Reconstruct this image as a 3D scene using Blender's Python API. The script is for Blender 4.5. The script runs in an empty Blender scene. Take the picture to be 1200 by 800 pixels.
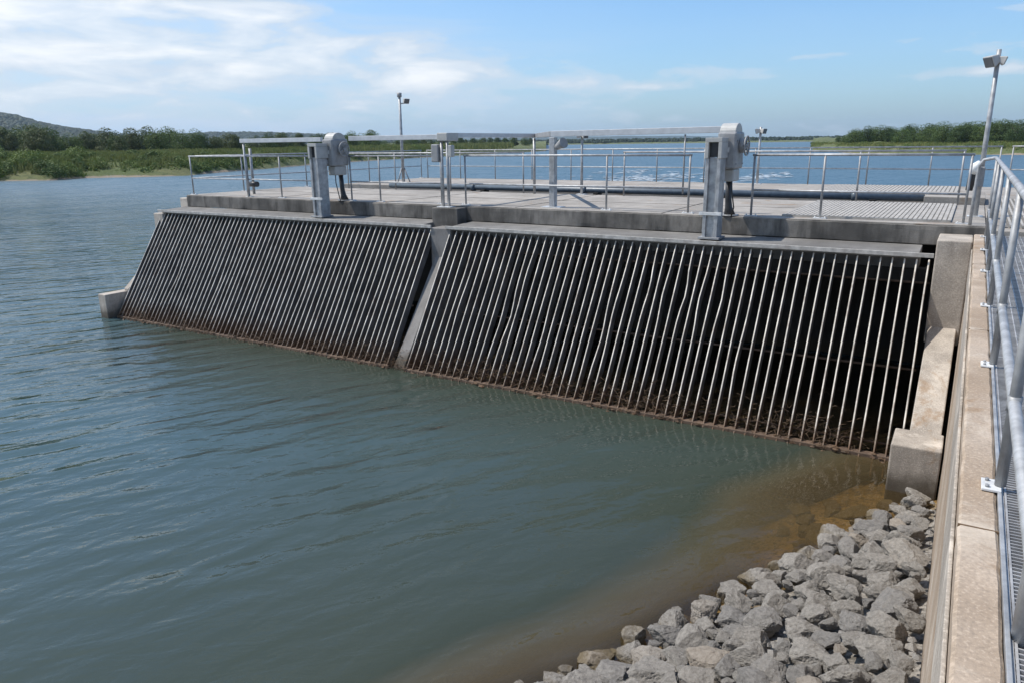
import bpy, bmesh, math, random
from mathutils import Vector, Matrix, noise
import numpy as np
random.seed(7)
rng = np.random.default_rng(11)
scene = bpy.context.scene
col = scene.collection
pi = math.pi

# ------------------------------------------------------------------ camera
CAM = Vector((0.0, 0.0, 4.12))
vx = np.array([1465., 214., -867.]); vx /= np.linalg.norm(vx)
vy = np.array([548., -240., 867.]); vy = vy - vx*(vy@vx); vy /= np.linalg.norm(vy)
vz = np.cross(vx, vy)
RW = np.stack([vx, vy, vz])                    # camera (right, down, forward) -> world
cam_data = bpy.data.cameras.new("camera")
cam = bpy.data.objects.new("camera", cam_data); col.objects.link(cam)
cam_data.sensor_width = 36.0; cam_data.lens = 26.01
cam_data.clip_start = 0.05; cam_data.clip_end = 30000
r_, u_, b_ = RW[:, 0], -RW[:, 1], -RW[:, 2]
cam.matrix_world = Matrix(((r_[0], u_[0], b_[0], CAM.x), (r_[1], u_[1], b_[1], CAM.y),
                           (r_[2], u_[2], b_[2], CAM.z), (0, 0, 0, 1)))
scene.camera = cam

# ------------------------------------------------------------------ light
SUN = Vector((-0.50, -0.17, 0.85)).normalized()          # towards the sun
elev = math.asin(SUN.z)
azim = math.atan2(SUN.x, SUN.y)                           # from +Y towards +X
sd = bpy.data.lights.new("sun", 'SUN'); sd.energy = 3.6; sd.angle = math.radians(0.53); sd.color = (1.0, 0.945, 0.865)
so = bpy.data.objects.new("sun", sd); col.objects.link(so)
so.rotation_euler = SUN.to_track_quat('Z', 'Y').to_euler(); so.location = (-20, -10, 40)

world = bpy.data.worlds.new("World"); scene.world = world; world.use_nodes = True
wn = world.node_tree; wn.nodes.clear(); WL = wn.links


def N(tree, typ, **kw):
    n = tree.nodes.new(typ)
    for k, v in kw.items():
        if k.startswith('i_'):
            n.inputs[k[2:].replace('_', ' ')].default_value = v
        else:
            setattr(n, k, v)
    return n


def math_node(tree, op, a, b=None, clamp=False, c=None):
    n = tree.nodes.new('ShaderNodeMath'); n.operation = op; n.use_clamp = clamp
    for i, v in enumerate((a, b, c)):
        if v is None: continue
        if isinstance(v, (int, float)): n.inputs[i].default_value = v
        else: tree.links.new(v, n.inputs[i])
    return n.outputs[0]


def ramp(tree, fac, stops, interp='LINEAR'):
    n = tree.nodes.new('ShaderNodeValToRGB'); n.color_ramp.interpolation = interp
    e = n.color_ramp.elements
    while len(e) < len(stops): e.new(0.5)
    for el, (p, c) in zip(e, stops):
        el.position = p; el.color = (c, c, c, 1) if isinstance(c, (int, float)) else (*c, 1)
    tree.links.new(fac, n.inputs[0])
    return n.outputs[0]


def mixc(tree, fac, a, b, typ='MIX'):
    n = tree.nodes.new('ShaderNodeMix'); n.data_type = 'RGBA'; n.blend_type = typ
    for idx, v in ((0, fac), (6, a), (7, b)):
        if isinstance(v, (int, float)): n.inputs[idx].default_value = v
        elif isinstance(v, tuple): n.inputs[idx].default_value = (*v, 1)
        else: tree.links.new(v, n.inputs[idx])
    return n.outputs[2]


SKY_TINT = (0.74, 1.02, 1.28); VEIL = (3.9, 5.0, 6.4); CLOUD_SHADE = (5.0, 5.5, 6.1); CLOUD_LIT = (7.6, 7.6, 7.6)
sky = N(wn, 'ShaderNodeTexSky', sky_type='NISHITA', sun_disc=False)
sky.sun_elevation = elev; sky.sun_rotation = azim
sky.air_density = 1.0; sky.dust_density = 1.3; sky.ozone_density = 1.5
tc = N(wn, 'ShaderNodeTexCoord')
sep = N(wn, 'ShaderNodeSeparateXYZ'); WL.new(tc.outputs['Generated'], sep.inputs[0])
dx, dy, dz = sep.outputs
# azimuth from the view axis (right positive) and height of a direction
uu = math_node(wn, 'ADD', math_node(wn, 'MULTIPLY', dx, 0.854), math_node(wn, 'MULTIPLY', dy, 0.52))
vv_ = math_node(wn, 'ADD', math_node(wn, 'MULTIPLY', dx, -0.52), math_node(wn, 'MULTIPLY', dy, 0.854))
az = math_node(wn, 'ARCTAN2', uu, vv_)
cmb = N(wn, 'ShaderNodeCombineXYZ'); WL.new(az, cmb.inputs[0]); WL.new(dz, cmb.inputs[1])


def cloudnoise(sc, loc, detail, rough, dist=0.0):
    mp = N(wn, 'ShaderNodeMapping'); mp.inputs['Scale'].default_value = sc; mp.inputs['Location'].default_value = loc
    WL.new(cmb.outputs[0], mp.inputs[0])
    n = N(wn, 'ShaderNodeTexNoise'); n.inputs['Scale'].default_value = 1.0; n.inputs['Detail'].default_value = detail
    n.inputs['Roughness'].default_value = rough; n.inputs['Distortion'].default_value = dist
    WL.new(mp.outputs[0], n.inputs['Vector']); return n.outputs[0]


def puff(a0, e0, sa, se, k):
    """a bank of cloud round one direction"""
    p = math_node(wn, 'POWER', math_node(wn, 'DIVIDE', math_node(wn, 'SUBTRACT', az, a0), sa), 2.0)
    q = math_node(wn, 'POWER', math_node(wn, 'DIVIDE', math_node(wn, 'SUBTRACT', dz, e0), se), 2.0)
    g = math_node(wn, 'POWER', 2.7183, math_node(wn, 'MULTIPLY', math_node(wn, 'ADD', p, q), -1.0))
    return math_node(wn, 'MULTIPLY', g, k)


big = cloudnoise((2.8, 12.0, 1), (3.1, 1.7, 0), 4, 0.5, 0.2)
fin = cloudnoise((9.0, 34.0, 1), (1.3, 5.2, 0), 9, 0.6, 0.35)
wis = cloudnoise((3.0, 26.0, 1), (8.3, 2.2, 0), 6, 0.55, 0.5)
left = ramp(wn, math_node(wn, 'ADD', math_node(wn, 'MULTIPLY', az, 0.8), 0.5), [(0.10, 1.0), (0.40, 0.85), (0.54, 0.45), (0.66, 0.12), (1.0, 0.08)], 'EASE')
cov = math_node(wn, 'ADD', math_node(wn, 'MULTIPLY', big, 0.40), math_node(wn, 'MULTIPLY', fin, 0.60))
for g in (puff(0.12, 0.150, 0.20, 0.045, -0.20), puff(-0.33, 0.155, 0.12, 0.016, 0.27), puff(-0.62, 0.150, 0.16, 0.024, 0.24), puff(-0.60, 0.105, 0.22, 0.022, 0.16),
          puff(-0.22, 0.115, 0.20, 0.024, 0.17), puff(-0.10, 0.085, 0.18, 0.022, 0.14), puff(-0.50, 0.065, 0.40, 0.030, 0.12),
          puff(0.055, 0.072, 0.05, 0.008, 0.17), puff(0.17, 0.066, 0.07, 0.006, 0.14), puff(0.28, 0.080, 0.09, 0.012, 0.17), puff(0.36, 0.094, 0.05, 0.005, 0.16), puff(0.54, 0.068, 0.10, 0.007, 0.18),
          puff(-1.5, 0.3, 0.5, 0.2, 0.12), puff(1.6, 0.3, 0.5, 0.15, 0.08), puff(3.0, 0.3, 0.7, 0.2, 0.1), puff(-2.8, 0.35, 0.7, 0.2, 0.1)):
    cov = math_node(wn, 'ADD', cov, g)
cov = math_node(wn, 'SUBTRACT', cov, math_node(wn, 'MULTIPLY', math_node(wn, 'SUBTRACT', 1.0, left), 0.075))
cl = ramp(wn, cov, [(0.49, 0.0), (0.555, 0.45), (0.63, 0.9), (0.74, 1.0)], 'EASE')
veil = math_node(wn, 'MULTIPLY', ramp(wn, dz, [(0.0, 0.62), (0.06, 0.52), (0.13, 0.30), (0.20, 0.10), (0.6, 0.04)], 'EASE'),
                 math_node(wn, 'ADD', math_node(wn, 'MULTIPLY', left, 0.80), 0.20))
veil = math_node(wn, 'ADD', veil, math_node(wn, 'MULTIPLY', math_node(wn, 'MULTIPLY', left, 0.65), ramp(wn, wis, [(0.45, 0.0), (0.7, 1.0)])), True)
cloudcol = mixc(wn, ramp(wn, cov, [(0.60, 0.0), (0.78, 1.0)]), CLOUD_SHADE, CLOUD_LIT)
skyc = mixc(wn, 1.0, sky.outputs[0], SKY_TINT, 'MULTIPLY')
skyc = mixc(wn, veil, skyc, VEIL)
skyc = mixc(wn, math_node(wn, 'MULTIPLY', cl, 0.88), skyc, cloudcol)
bg = N(wn, 'ShaderNodeBackground'); bg.inputs['Strength'].default_value = 0.10
WL.new(skyc, bg.inputs['Color'])
wo = N(wn, 'ShaderNodeOutputWorld'); WL.new(bg.outputs[0], wo.inputs['Surface'])

vs = scene.view_settings
vs.view_transform = 'Standard'; vs.look = 'None'; vs.exposure = 0.54; vs.gamma = 1.0; vs.use_curve_mapping = False

# ------------------------------------------------------------------ helpers
def ray(px, py):
    return RW @ np.array([(px-600)/867., (py-400)/867., 1.0])


def at_z(px, py, z):
    d = ray(px, py); k = (z-CAM.z)/d[2]
    return Vector((d[0]*k, d[1]*k, z))


def at_depth(px, depth, z=0.0):
    """ground point seen under photo column px at a distance along the view axis"""
    d = ray(px, 172.0); k = depth
    return Vector((d[0]*k, d[1]*k, z))


def tag(o, label=None, cat=None, group=None, kind=None):
    if label: o['label'] = label
    if cat: o['category'] = cat
    if group: o['group'] = group
    if kind: o['kind'] = kind
    return o


def empty(name, loc, label, cat, group=None, rz=0.0):
    o = bpy.data.objects.new(name, None); col.objects.link(o)
    o.empty_display_size = 0.2
    o.location = loc; o.rotation_euler = (0, 0, rz)
    return tag(o, label, cat, group)


def clone(o, parent=None):
    c = o.copy(); col.objects.link(c)
    if parent is not None: c.parent = parent
    for ch in list(o.children): clone(ch, c)
    return c


def rough_sweep(name, prof, axis, a0, a1, step, mat, parent, amp=0.004, seed=0.0):
    """a concrete member with worn arrises: a profile swept along x or y, its edge points wandering a few millimetres"""
    pr = []
    for i, p in enumerate(prof):                   # subdivide the outline and nick the corners
        q = prof[(i+1) % len(prof)]; o_ = prof[i-1]
        L = math.dist(p, q); Lo = math.dist(p, o_); ch = 0.010
        pr.append((p[0]+(o_[0]-p[0])*ch/Lo, p[1]+(o_[1]-p[1])*ch/Lo, 1.0))
        pr.append((p[0]+(q[0]-p[0])*ch/L, p[1]+(q[1]-p[1])*ch/L, 1.0))
        n = max(1, int(L/0.06))
        pr += [(p[0]+(q[0]-p[0])*k/n, p[1]+(q[1]-p[1])*k/n, 0.25) for k in range(1, n)]
    n = max(2, int((a1-a0)/step)); vs_ = []
    for i in range(n+1):
        a = a0+(a1-a0)*i/n
        for (u, w_, k) in pr:
            d1 = noise.noise((a*7+seed, u*9, w_*9))*amp*k; d2 = noise.noise((a*7+seed, u*9+40, w_*9))*amp*k
            e = noise.noise((a*2.3+seed, u*3+9, w_*3)); chip = 0.010*max(0.0, e-0.28)/0.5*(k > 0.9)
            cu = sum(q[0] for q in prof)/len(prof); cw = sum(q[1] for q in prof)/len(prof)
            u2 = u+d1+(cu-u)*chip/max(0.05, abs(cu-u)); w2_ = w_+d2+(cw-w_)*chip/max(0.05, abs(cw-w_))
            vs_.append((u2, a, w2_) if axis == 'y' else (a, u2, w2_))
    m_ = len(pr)
    fs_ = [(i*m_+k, i*m_+(k+1) % m_, (i+1)*m_+(k+1) % m_, (i+1)*m_+k) for i in range(n) for k in range(m_)]
    fs_ += [tuple(range(m_)), tuple(range(n*m_+m_-1, n*m_-1, -1))]
    return MB().add(vs_, fs_).build(name, mat, parent)


class MB:
    def __init__(s): s.v = []; s.f = []; s.sm = []

    def add(s, vs_, fs_, smooth=False):
        b = len(s.v); s.v += [tuple(v) for v in vs_]
        s.f += [tuple(i+b for i in f) for f in fs_]; s.sm += [smooth]*len(fs_)
        return s

    def box(s, x0, x1, y0, y1, z0, z1):
        return s.add([(x0, y0, z0), (x1, y0, z0), (x1, y1, z0), (x0, y1, z0), (x0, y0, z1), (x1, y0, z1), (x1, y1, z1), (x0, y1, z1)],
                     [(3, 2, 1, 0), (4, 5, 6, 7), (0, 1, 5, 4), (1, 2, 6, 5), (2, 3, 7, 6), (3, 0, 4, 7)])

    def prism_x(s, prof, x0, x1):
        """prof: (y,z) list, anticlockwise seen from +X"""
        n = len(prof)
        vs_ = [(x0, y, z) for y, z in prof]+[(x1, y, z) for y, z in prof]
        fs_ = [tuple(range(n-1, -1, -1)), tuple(range(n, 2*n))]
        fs_ += [(i, (i+1) % n, n+(i+1) % n, n+i) for i in range(n)]
        return s.add(vs_, fs_)

    def tube(s, pts, r, seg=10, caps=True):
        pts = [Vector(p) for p in pts]
        rs = r if isinstance(r, (list, tuple)) else [r]*len(pts)
        vs_ = []; fs_ = []
        up = None
        for i, p in enumerate(pts):
            t = (pts[min(i+1, len(pts)-1)]-pts[max(i-1, 0)]).normalized()
            if up is None:
                up = Vector((0, 0, 1)) if abs(t.z) < 0.9 else Vector((1, 0, 0))
            a = t.cross(up).normalized(); b = a.cross(t).normalized(); up = b
            for k in range(seg):
                an = 2*pi*k/seg
                vs_.append(p+(a*math.cos(an)+b*math.sin(an))*rs[i])
        for i in range(len(pts)-1):
            for k in range(seg):
                k2 = (k+1) % seg
                fs_.append((i*seg+k, i*seg+k2, (i+1)*seg+k2, (i+1)*seg+k))
        s.add(vs_, fs_, True)
        if caps:
            b0 = len(s.v)-len(vs_)
            s.f.append(tuple(b0+k for k in range(seg-1, -1, -1))); s.sm.append(False)
            e0 = b0+(len(pts)-1)*seg
            s.f.append(tuple(e0+k for k in range(seg))); s.sm.append(False)
        return s

    def cyl(s, p, q, r, seg=16): return s.tube([p, q], r, seg)

    def build(s, name, mat, parent=None, bevel=0.0, origin=None):
        me = bpy.data.meshes.new(name)
        o0 = Vector(origin) if origin is not None else Vector((0, 0, 0))
        me.from_pydata([Vector(v)-o0 for v in s.v], [], s.f); me.update()
        me.polygons.foreach_set('use_smooth', s.sm)
        bm = bmesh.new(); bm.from_mesh(me); bmesh.ops.recalc_face_normals(bm, faces=bm.faces); bm.to_mesh(me); bm.free()
        me.materials.append(mat)
        o = bpy.data.objects.new(name, me); col.objects.link(o)
        o.location = o0
        if parent is not None:
            o.parent = parent
            # every thing's empty is unrotated here: keep world place
            o.location = o0-parent_loc(parent)
        if bevel:
            m = o.modifiers.new('bevel', 'BEVEL'); m.width = bevel; m.segments = 2; m.limit_method = 'ANGLE'; m.angle_limit = math.radians(40)
        return o


def parent_loc(p):
    l = Vector((0, 0, 0))
    while p is not None:
        l += Vector(p.location); p = p.parent
    return l


# ------------------------------------------------------------------ materials
def new_mat(name):
    m = bpy.data.materials.new(name); m.use_nodes = True
    t = m.node_tree; b = t.nodes['Principled BSDF']
    return m, t, b


def noise_tex(t, vec, scale, detail=6, rough=0.55, sc=None, dist=0.0):
    if sc is not None:
        mp = N(t, 'ShaderNodeMapping'); mp.inputs['Scale'].default_value = sc
        t.links.new(vec, mp.inputs[0]); vec = mp.outputs[0]
    n = N(t, 'ShaderNodeTexNoise'); n.inputs['Scale'].default_value = scale; n.inputs['Detail'].default_value = detail
    n.inputs['Roughness'].default_value = rough; n.inputs['Distortion'].default_value = dist
    t.links.new(vec, n.inputs['Vector'])
    return n.outputs[0]


def wcoord(t):
    return N(t, 'ShaderNodeNewGeometry').outputs['Position']


def bump(t, b, h, strength=0.4, dist=0.01):
    bn = N(t, 'ShaderNodeBump'); bn.inputs['Strength'].default_value = strength; bn.inputs['Distance'].default_value = dist
    t.links.new(h, bn.inputs['Height']); t.links.new(bn.outputs[0], b.inputs['Normal'])


def concrete(name, base, dark, streak=0.5, blotch=0.5, tide=False, rough=0.88, patch=None, grit=0.0):
    m, t, b = new_mat(name)
    P = wcoord(t)
    fine = noise_tex(t, P, 60, 4, 0.6)
    med = noise_tex(t, P, 3.1, 8, 0.62)
    big = noise_tex(t, P, 0.7, 5, 0.6)
    strk = noise_tex(t, P, 1.0, 6, 0.6, sc=(3.2, 3.2, 0.7))
    c = mixc(t, ramp(t, med, [(0.33, 0.0), (0.68, 1.0)]), tuple(x*0.80 for x in base), tuple(min(1, x*1.15) for x in base))
    c = mixc(t, math_node(t, 'MULTIPLY', ramp(t, big, [(0.42, 0.0), (0.62, 1.0)]), blotch), c, dark)
    c = mixc(t, math_node(t, 'MULTIPLY', ramp(t, strk, [(0.46, 0.0), (0.62, 1.0)]), streak), c, dark)
    c = mixc(t, math_node(t, 'MULTIPLY', ramp(t, fine, [(0.38, 1.0), (0.5, 0.0)]), 0.28), c, tuple(x*0.45 for x in base))
    if grit:
        gn = noise_tex(t, P, 75, 3, 0.55); g4 = noise_tex(t, P, 1.15, 6, 0.7, dist=0.8)
        c = mixc(t, math_node(t, 'MULTIPLY', ramp(t, gn, [(0.56, 0.0), (0.62, 1.0)]), grit), c, tuple(min(1, x*1.5) for x in base))
        c = mixc(t, math_node(t, 'MULTIPLY', ramp(t, gn, [(0.37, 1.0), (0.43, 0.0)]), grit), c, tuple(x*0.42 for x in base))
        c = mixc(t, math_node(t, 'MULTIPLY', ramp(t, g4, [(0.58, 0.0), (0.66, 1.0)]), 0.55), c, (0.22, 0.13, 0.06))
    if patch:
        pn = noise_tex(t, P, 1.7, 7, 0.65, dist=0.6)
        c = mixc(t, math_node(t, 'MULTIPLY', ramp(t, pn, [(0.56, 0.0), (0.64, 1.0)]), patch[1]), c, patch[0])
    if tide:
        sp = N(t, 'ShaderNodeSeparateXYZ'); t.links.new(P, sp.inputs[0])
        zz = math_node(t, 'ADD', sp.outputs[2], math_node(t, 'MULTIPLY', math_node(t, 'SUBTRACT', med, 0.5), 0.35))
        c = mixc(t, ramp(t, zz, [(0.0, 0.9), (0.16, 0.75), (0.34, 0.0)]), c, (0.055, 0.043, 0.028))
    t.links.new(c, b.inputs['Base Color'])
    b.inputs['Roughness'].default_value = rough
    b.inputs['Specular IOR Level'].default_value = 0.3
    h = math_node(t, 'ADD', math_node(t, 'MULTIPLY', fine, 0.35), med)
    bump(t, b, h, 0.6, 0.014)
    return m


def metal(name, base, rough=0.45, metallic=0.55, var=0.25, rust=0.0, scale=9, tide=False):
    m, t, b = new_mat(name)
    P = wcoord(t)
    n = noise_tex(t, P, scale, 6, 0.6)
    n2 = noise_tex(t, P, scale*7, 4, 0.6)
    c = mixc(t, ramp(t, n, [(0.35, 0.0), (0.65, 1.0)]), tuple(x*(1-var) for x in base), tuple(min(1, x*(1+var*0.6)) for x in base))
    if rust:
        rn = noise_tex(t, P, 5.0, 7, 0.7)
        c = mixc(t, math_node(t, 'MULTIPLY', ramp(t, rn, [(0.52, 0.0), (0.66, 1.0)]), rust), c, (0.16, 0.085, 0.045))
    if tide:      # slime and rust left where the river level stands
        sp = N(t, 'ShaderNodeSeparateXYZ'); t.links.new(P, sp.inputs[0])
        zz = math_node(t, 'ADD', sp.outputs[2], math_node(t, 'MULTIPLY', math_node(t, 'SUBTRACT', noise_tex(t, P, 6, 5, 0.7), 0.5), 0.5))
        c = mixc(t, ramp(t, zz, [(0.02, 0.98), (0.16, 0.8), (0.48, 0.0)]), c, (0.105, 0.055, 0.024))
    t.links.new(c, b.inputs['Base Color'])
    b.inputs['Metallic'].default_value = metallic
    t.links.new(math_node(t, 'ADD', math_node(t, 'MULTIPLY', n2, 0.22), rough-0.11), b.inputs['Roughness'])
    bump(t, b, n2, 0.12, 0.003)
    return m


M = {}
M['conc_front'] = concrete('concrete_weathered', (0.215, 0.20, 0.18), (0.050, 0.047, 0.043), 0.85, 0.8)
M['conc_ledge'] = concrete('concrete_ledge', (0.20, 0.192, 0.182), (0.10, 0.095, 0.088), 0.35, 0.55)
M['conc_deck'] = concrete('concrete_deck', (0.35, 0.322, 0.288), (0.19, 0.172, 0.152), 0.2, 0.7, grit=0.25)
M['conc_pier'] = concrete('concrete_pier', (0.43, 0.38, 0.325), (0.16, 0.14, 0.12), 0.45, 0.5, tide=True, patch=((0.58, 0.52, 0.45), 0.7), grit=0.3)
M['conc_midpier'] = concrete('concrete_grey', (0.24, 0.23, 0.22), (0.13, 0.12, 0.11), 0.4, 0.4, tide=True)
M['conc_wall'] = concrete('concrete_wall', (0.41, 0.335, 0.265), (0.25, 0.18, 0.12), 0.3, 0.7, patch=((0.52, 0.45, 0.37), 0.6), grit=0.26)
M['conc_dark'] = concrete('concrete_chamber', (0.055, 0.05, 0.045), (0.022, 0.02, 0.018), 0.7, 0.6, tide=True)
M['joint'] = concrete('joint_filler', (0.16, 0.10, 0.055), (0.06, 0.045, 0.03), 0.2, 0.4)
M['galv'] = metal('galvanised_steel', (0.37, 0.375, 0.38), 0.5, 0.35, 0.3)
M['galv_dull'] = metal('dull_galvanised_steel', (0.29, 0.295, 0.30), 0.55, 0.3, rust=0.15)
M['galv_bright'] = metal('bright_painted_steel', (0.62, 0.62, 0.61), 0.5, 0.1)
M['lip'] = metal('weathered_lip', (0.42, 0.40, 0.37), 0.6, 0.1, 0.3, rust=0.25)
M['beam'] = metal('beam_steel', (0.52, 0.53, 0.54), 0.45, 0.2, 0.12)
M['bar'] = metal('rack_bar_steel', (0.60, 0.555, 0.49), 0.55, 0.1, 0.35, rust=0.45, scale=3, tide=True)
M['bar_flank'] = metal('shaded_stained_flank', (0.10, 0.097, 0.094), 0.7, 0.0, 0.4, rust=0.3, scale=3, tide=True)  # flank shade put into the dark base, besides rust and tide stain
M['bar_low'] = metal('rusty_steel', (0.115, 0.075, 0.05), 0.8, 0.0, 0.4)
M['machine'] = metal('grey_machine_paint', (0.27, 0.27, 0.27), 0.5, 0.0, 0.2)
M['machine_pale'] = metal('pale_machine_paint', (0.40, 0.395, 0.375), 0.5, 0.0, 0.12)
M['black'] = metal('black_paint', (0.022, 0.023, 0.026), 0.45, 0.0, 0.2)
M['pipe'] = metal('blue_grey_pipe', (0.10, 0.125, 0.15), 0.4, 0.0, 0.2)
M['white'] = metal('white_plastic', (0.72, 0.72, 0.70), 0.5, 0.0, 0.06)
M['grate'] = metal('grating_steel', (0.42, 0.41, 0.40), 0.5, 0.35, 0.3, rust=0.2)
M['grate_pale'] = metal('weathered_grating', (0.37, 0.345, 0.31), 0.75, 0.0, 0.25)
M['lens'] = metal('lamp_glass', (0.10, 0.11, 0.12), 0.15, 0.0, 0.1)

# ------------------------------------------------------------------ shapes of the ground near the shore
S0 = Vector((-2.39, 4.35)); S1 = Vector((-0.35, 8.80))
Sd = (S1-S0).normalized(); Sn = Vector((-Sd.y, Sd.x))      # Sn points to the water


def shore_d(x, y):
    """metres out into the water (negative: up the bank)"""
    return (x-S0.x)*Sn.x+(y-S0.y)*Sn.y


def bed_z(x, y):
    d = shore_d(x, y)+0.16*noise.noise((x*0.9, y*0.9, 0.3))
    if d > 0:
        q_ = min(1.0, max(0.0, (8.6-y)/2.5)); k_ = 0.30+0.75*q_
        z = -k_*d if d < 1.0 else -k_-0.9*(d-1.0)
        z = max(z, -3.0)
    else:
        z = min(-d*0.40, 1.6)
    return z-0.10+0.03*noise.noise((x*3.1, y*3.1, 1.7))


# ------------------------------------------------------------------ water
def lin(a, b, n): return list(np.linspace(a, b, n))


xs = [-9000, -4000, -1500, -600, -300, -150, -80, -50, -35]+lin(-27, -6, 30)[:-1]+lin(-6, 1, 71)+[3, 10, 40, 150, 600, 2000, 6000]
ys = [-3000, -800, -200, -60, -20, -8]+lin(-3, 13, 121)+[15, 15.6, 18, 25, 40, 80, 150, 300, 600, 1500, 4000, 9000]
vsx = [(x, y, 0.0) for y in ys for x in xs]
nx = len(xs)
fcs = [(j*nx+i, j*nx+i+1, (j+1)*nx+i+1, (j+1)*nx+i) for j in range(len(ys)-1) for i in range(nx-1)]
wm = bpy.data.meshes.new('water'); wm.from_pydata(vsx, [], fcs); wm.update()
dep = wm.attributes.new('depth', 'FLOAT', 'POINT'); calm_reflection = wm.attributes.new('calm_reflection', 'FLOAT', 'POINT')
dvals = []; cvals = []
for (x, y, z) in vsx:
    near = -14 < x < 1.2 and -3 <= y <= 13
    d = -bed_z(x, y) if near else 3.0
    if -17.9 < x < -0.3 and 10.45 < y < 15.5: d = 0.13        # depth cut so the dark floor stands in for chamber shade
    dvals.append(max(0.0, min(3.0, d)))
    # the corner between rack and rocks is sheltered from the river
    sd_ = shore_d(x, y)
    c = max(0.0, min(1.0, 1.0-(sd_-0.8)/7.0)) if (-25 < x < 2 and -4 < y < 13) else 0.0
    if -18.2 < x < 0 and 4 < y < 10.4: c = max(c, 0.95*max(0.0, 1-(10.3-y)/4.5)*min(1.0, (x+18.2)/3.0))     # dark reflection of the racks put into the water colour
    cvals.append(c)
dep.data.foreach_set('value', dvals); calm_reflection.data.foreach_set('value', cvals)
mw, t, b = new_mat('river_water')
for n_ in list(t.nodes): t.nodes.remove(n_)
P = wcoord(t)


def wavecoord(ang, sc, loc=(0, 0, 0)):
    r = N(t, 'ShaderNodeVectorRotate', rotation_type='Z_AXIS'); r.inputs['Angle'].default_value = -ang
    t.links.new(P, r.inputs['Vector'])
    mp = N(t, 'ShaderNodeMapping'); mp.inputs['Scale'].default_value = sc; mp.inputs['Location'].default_value = loc
    t.links.new(r.outputs[0], mp.inputs[0]); return mp.outputs[0]


def nz(vec, scale, detail, rough=0.5, dist=0.0):
    n = N(t, 'ShaderNodeTexNoise'); n.inputs['Scale'].default_value = scale; n.inputs['Detail'].default_value = detail
    n.inputs['Roughness'].default_value = rough; n.inputs['Distortion'].default_value = dist
    t.links.new(vec, n.inputs['Vector']); return n.outputs[0]


def train(ang, lam, dist, loc):
    """a train of wavelets with crests along ang and length lam"""
    wv = N(t, 'ShaderNodeTexWave', wave_type='BANDS', bands_direction='Y', wave_profile='SIN')
    wv.inputs['Scale'].default_value = 0.314/lam; wv.inputs['Distortion'].default_value = dist
    wv.inputs['Detail'].default_value = 3.0; wv.inputs['Detail Scale'].default_value = 2.2; wv.inputs['Detail Roughness'].default_value = 0.55
    t.links.new(wavecoord(ang, (0.55, 1.0, 1), loc), wv.inputs['Vector'])
    return math_node(t, 'POWER', wv.outputs['Fac'], 1.6)          # peaked crests, flat troughs


A0 = math.radians(62)
gust = ramp(t, nz(wavecoord(A0, (0.16, 0.30, 1), (2, 9, 0)), 1.0, 3), [(0.36, 0.25), (0.62, 1.0)])
t1 = train(math.radians(60), 0.62, 5.0, (0, 0, 0)); t2 = train(math.radians(79), 0.43, 5.0, (3, 1, 0)); t3 = train(math.radians(45), 1.05, 4.5, (7, 4, 0))
w1 = nz(wavecoord(A0, (0.42, 1.55, 1)), 1.0, 3, 0.5, 0.35)
w2 = nz(wavecoord(A0-0.35, (1.3, 3.6, 1), (4, 2, 0)), 1.0, 4, 0.55, 0.4)
w3 = nz(wavecoord(A0+0.5, (4.5, 9.0, 1), (1, 7, 0)), 1.0, 3, 0.6, 0.2)
ca = N(t, 'ShaderNodeAttribute', attribute_name='calm_reflection').outputs['Fac']
da = N(t, 'ShaderNodeAttribute', attribute_name='depth').outputs['Fac']
# ridged crests: sharper than plain noise
q1 = math_node(t, 'MULTIPLY', math_node(t, 'SUBTRACT', w1, 0.5), 3.2)
r1 = math_node(t, 'SUBTRACT', 1.0, math_node(t, 'SQRT', math_node(t, 'ADD', math_node(t, 'MULTIPLY', q1, q1), 0.012)))
amp = math_node(t, 'SUBTRACT', 1.0, math_node(t, 'MULTIPLY', ca, 0.55))
hh = math_node(t, 'ADD', math_node(t, 'MULTIPLY', r1, 0.020), math_node(t, 'MULTIPLY', w1, 0.07))
hh = math_node(t, 'ADD', hh, math_node(t, 'MULTIPLY', w2, 0.030))
hh = math_node(t, 'ADD', hh, math_node(t, 'MULTIPLY', w3, 0.009))
tt = math_node(t, 'ADD', math_node(t, 'MULTIPLY', t1, 0.030), math_node(t, 'MULTIPLY', t2, 0.016))
tt = math_node(t, 'ADD', tt, math_node(t, 'MULTIPLY', t3, 0.030))
hh = math_node(t, 'ADD', hh, math_node(t, 'MULTIPLY', math_node(t, 'MULTIPLY', tt, gust), 0.78))
hh = math_node(t, 'MULTIPLY', hh, amp)
bn = N(t, 'ShaderNodeBump'); bn.inputs['Strength'].default_value = 1.0; bn.inputs['Distance'].default_value = 1.0
t.links.new(hh, bn.inputs['Height'])
cvar = nz(wavecoord(0.5, (0.12, 0.2, 1)), 1.0, 4)
murk = mixc(t, ramp(t, cvar, [(0.35, 0.0), (0.65, 1.0)]), (0.043, 0.076, 0.086), (0.053, 0.090, 0.100))
spw = N(t, 'ShaderNodeSeparateXYZ'); t.links.new(P, spw.inputs[0])
murk = mixc(t, ramp(t, math_node(t, 'DIVIDE', spw.outputs[1], 60.0, True), [(0.3, 0.0), (1.0, 1.0)]), murk, (0.026, 0.082, 0.118))   # the reservoir is bluer than the river arm
murk = mixc(t, ca, murk, (0.036, 0.044, 0.031))  # green sheltered water, with the racks' dark reflection mixed in as colour
murk = mixc(t, ramp(t, math_node(t, 'DIVIDE', da, 3.0), [(0.0, 1.0), (0.12, 0.75), (0.33, 0.0)]), murk, (0.120, 0.086, 0.042))
dif = N(t, 'ShaderNodeBsdfDiffuse'); t.links.new(murk, dif.inputs['Color'])
tr = N(t, 'ShaderNodeBsdfTransparent')
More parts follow.
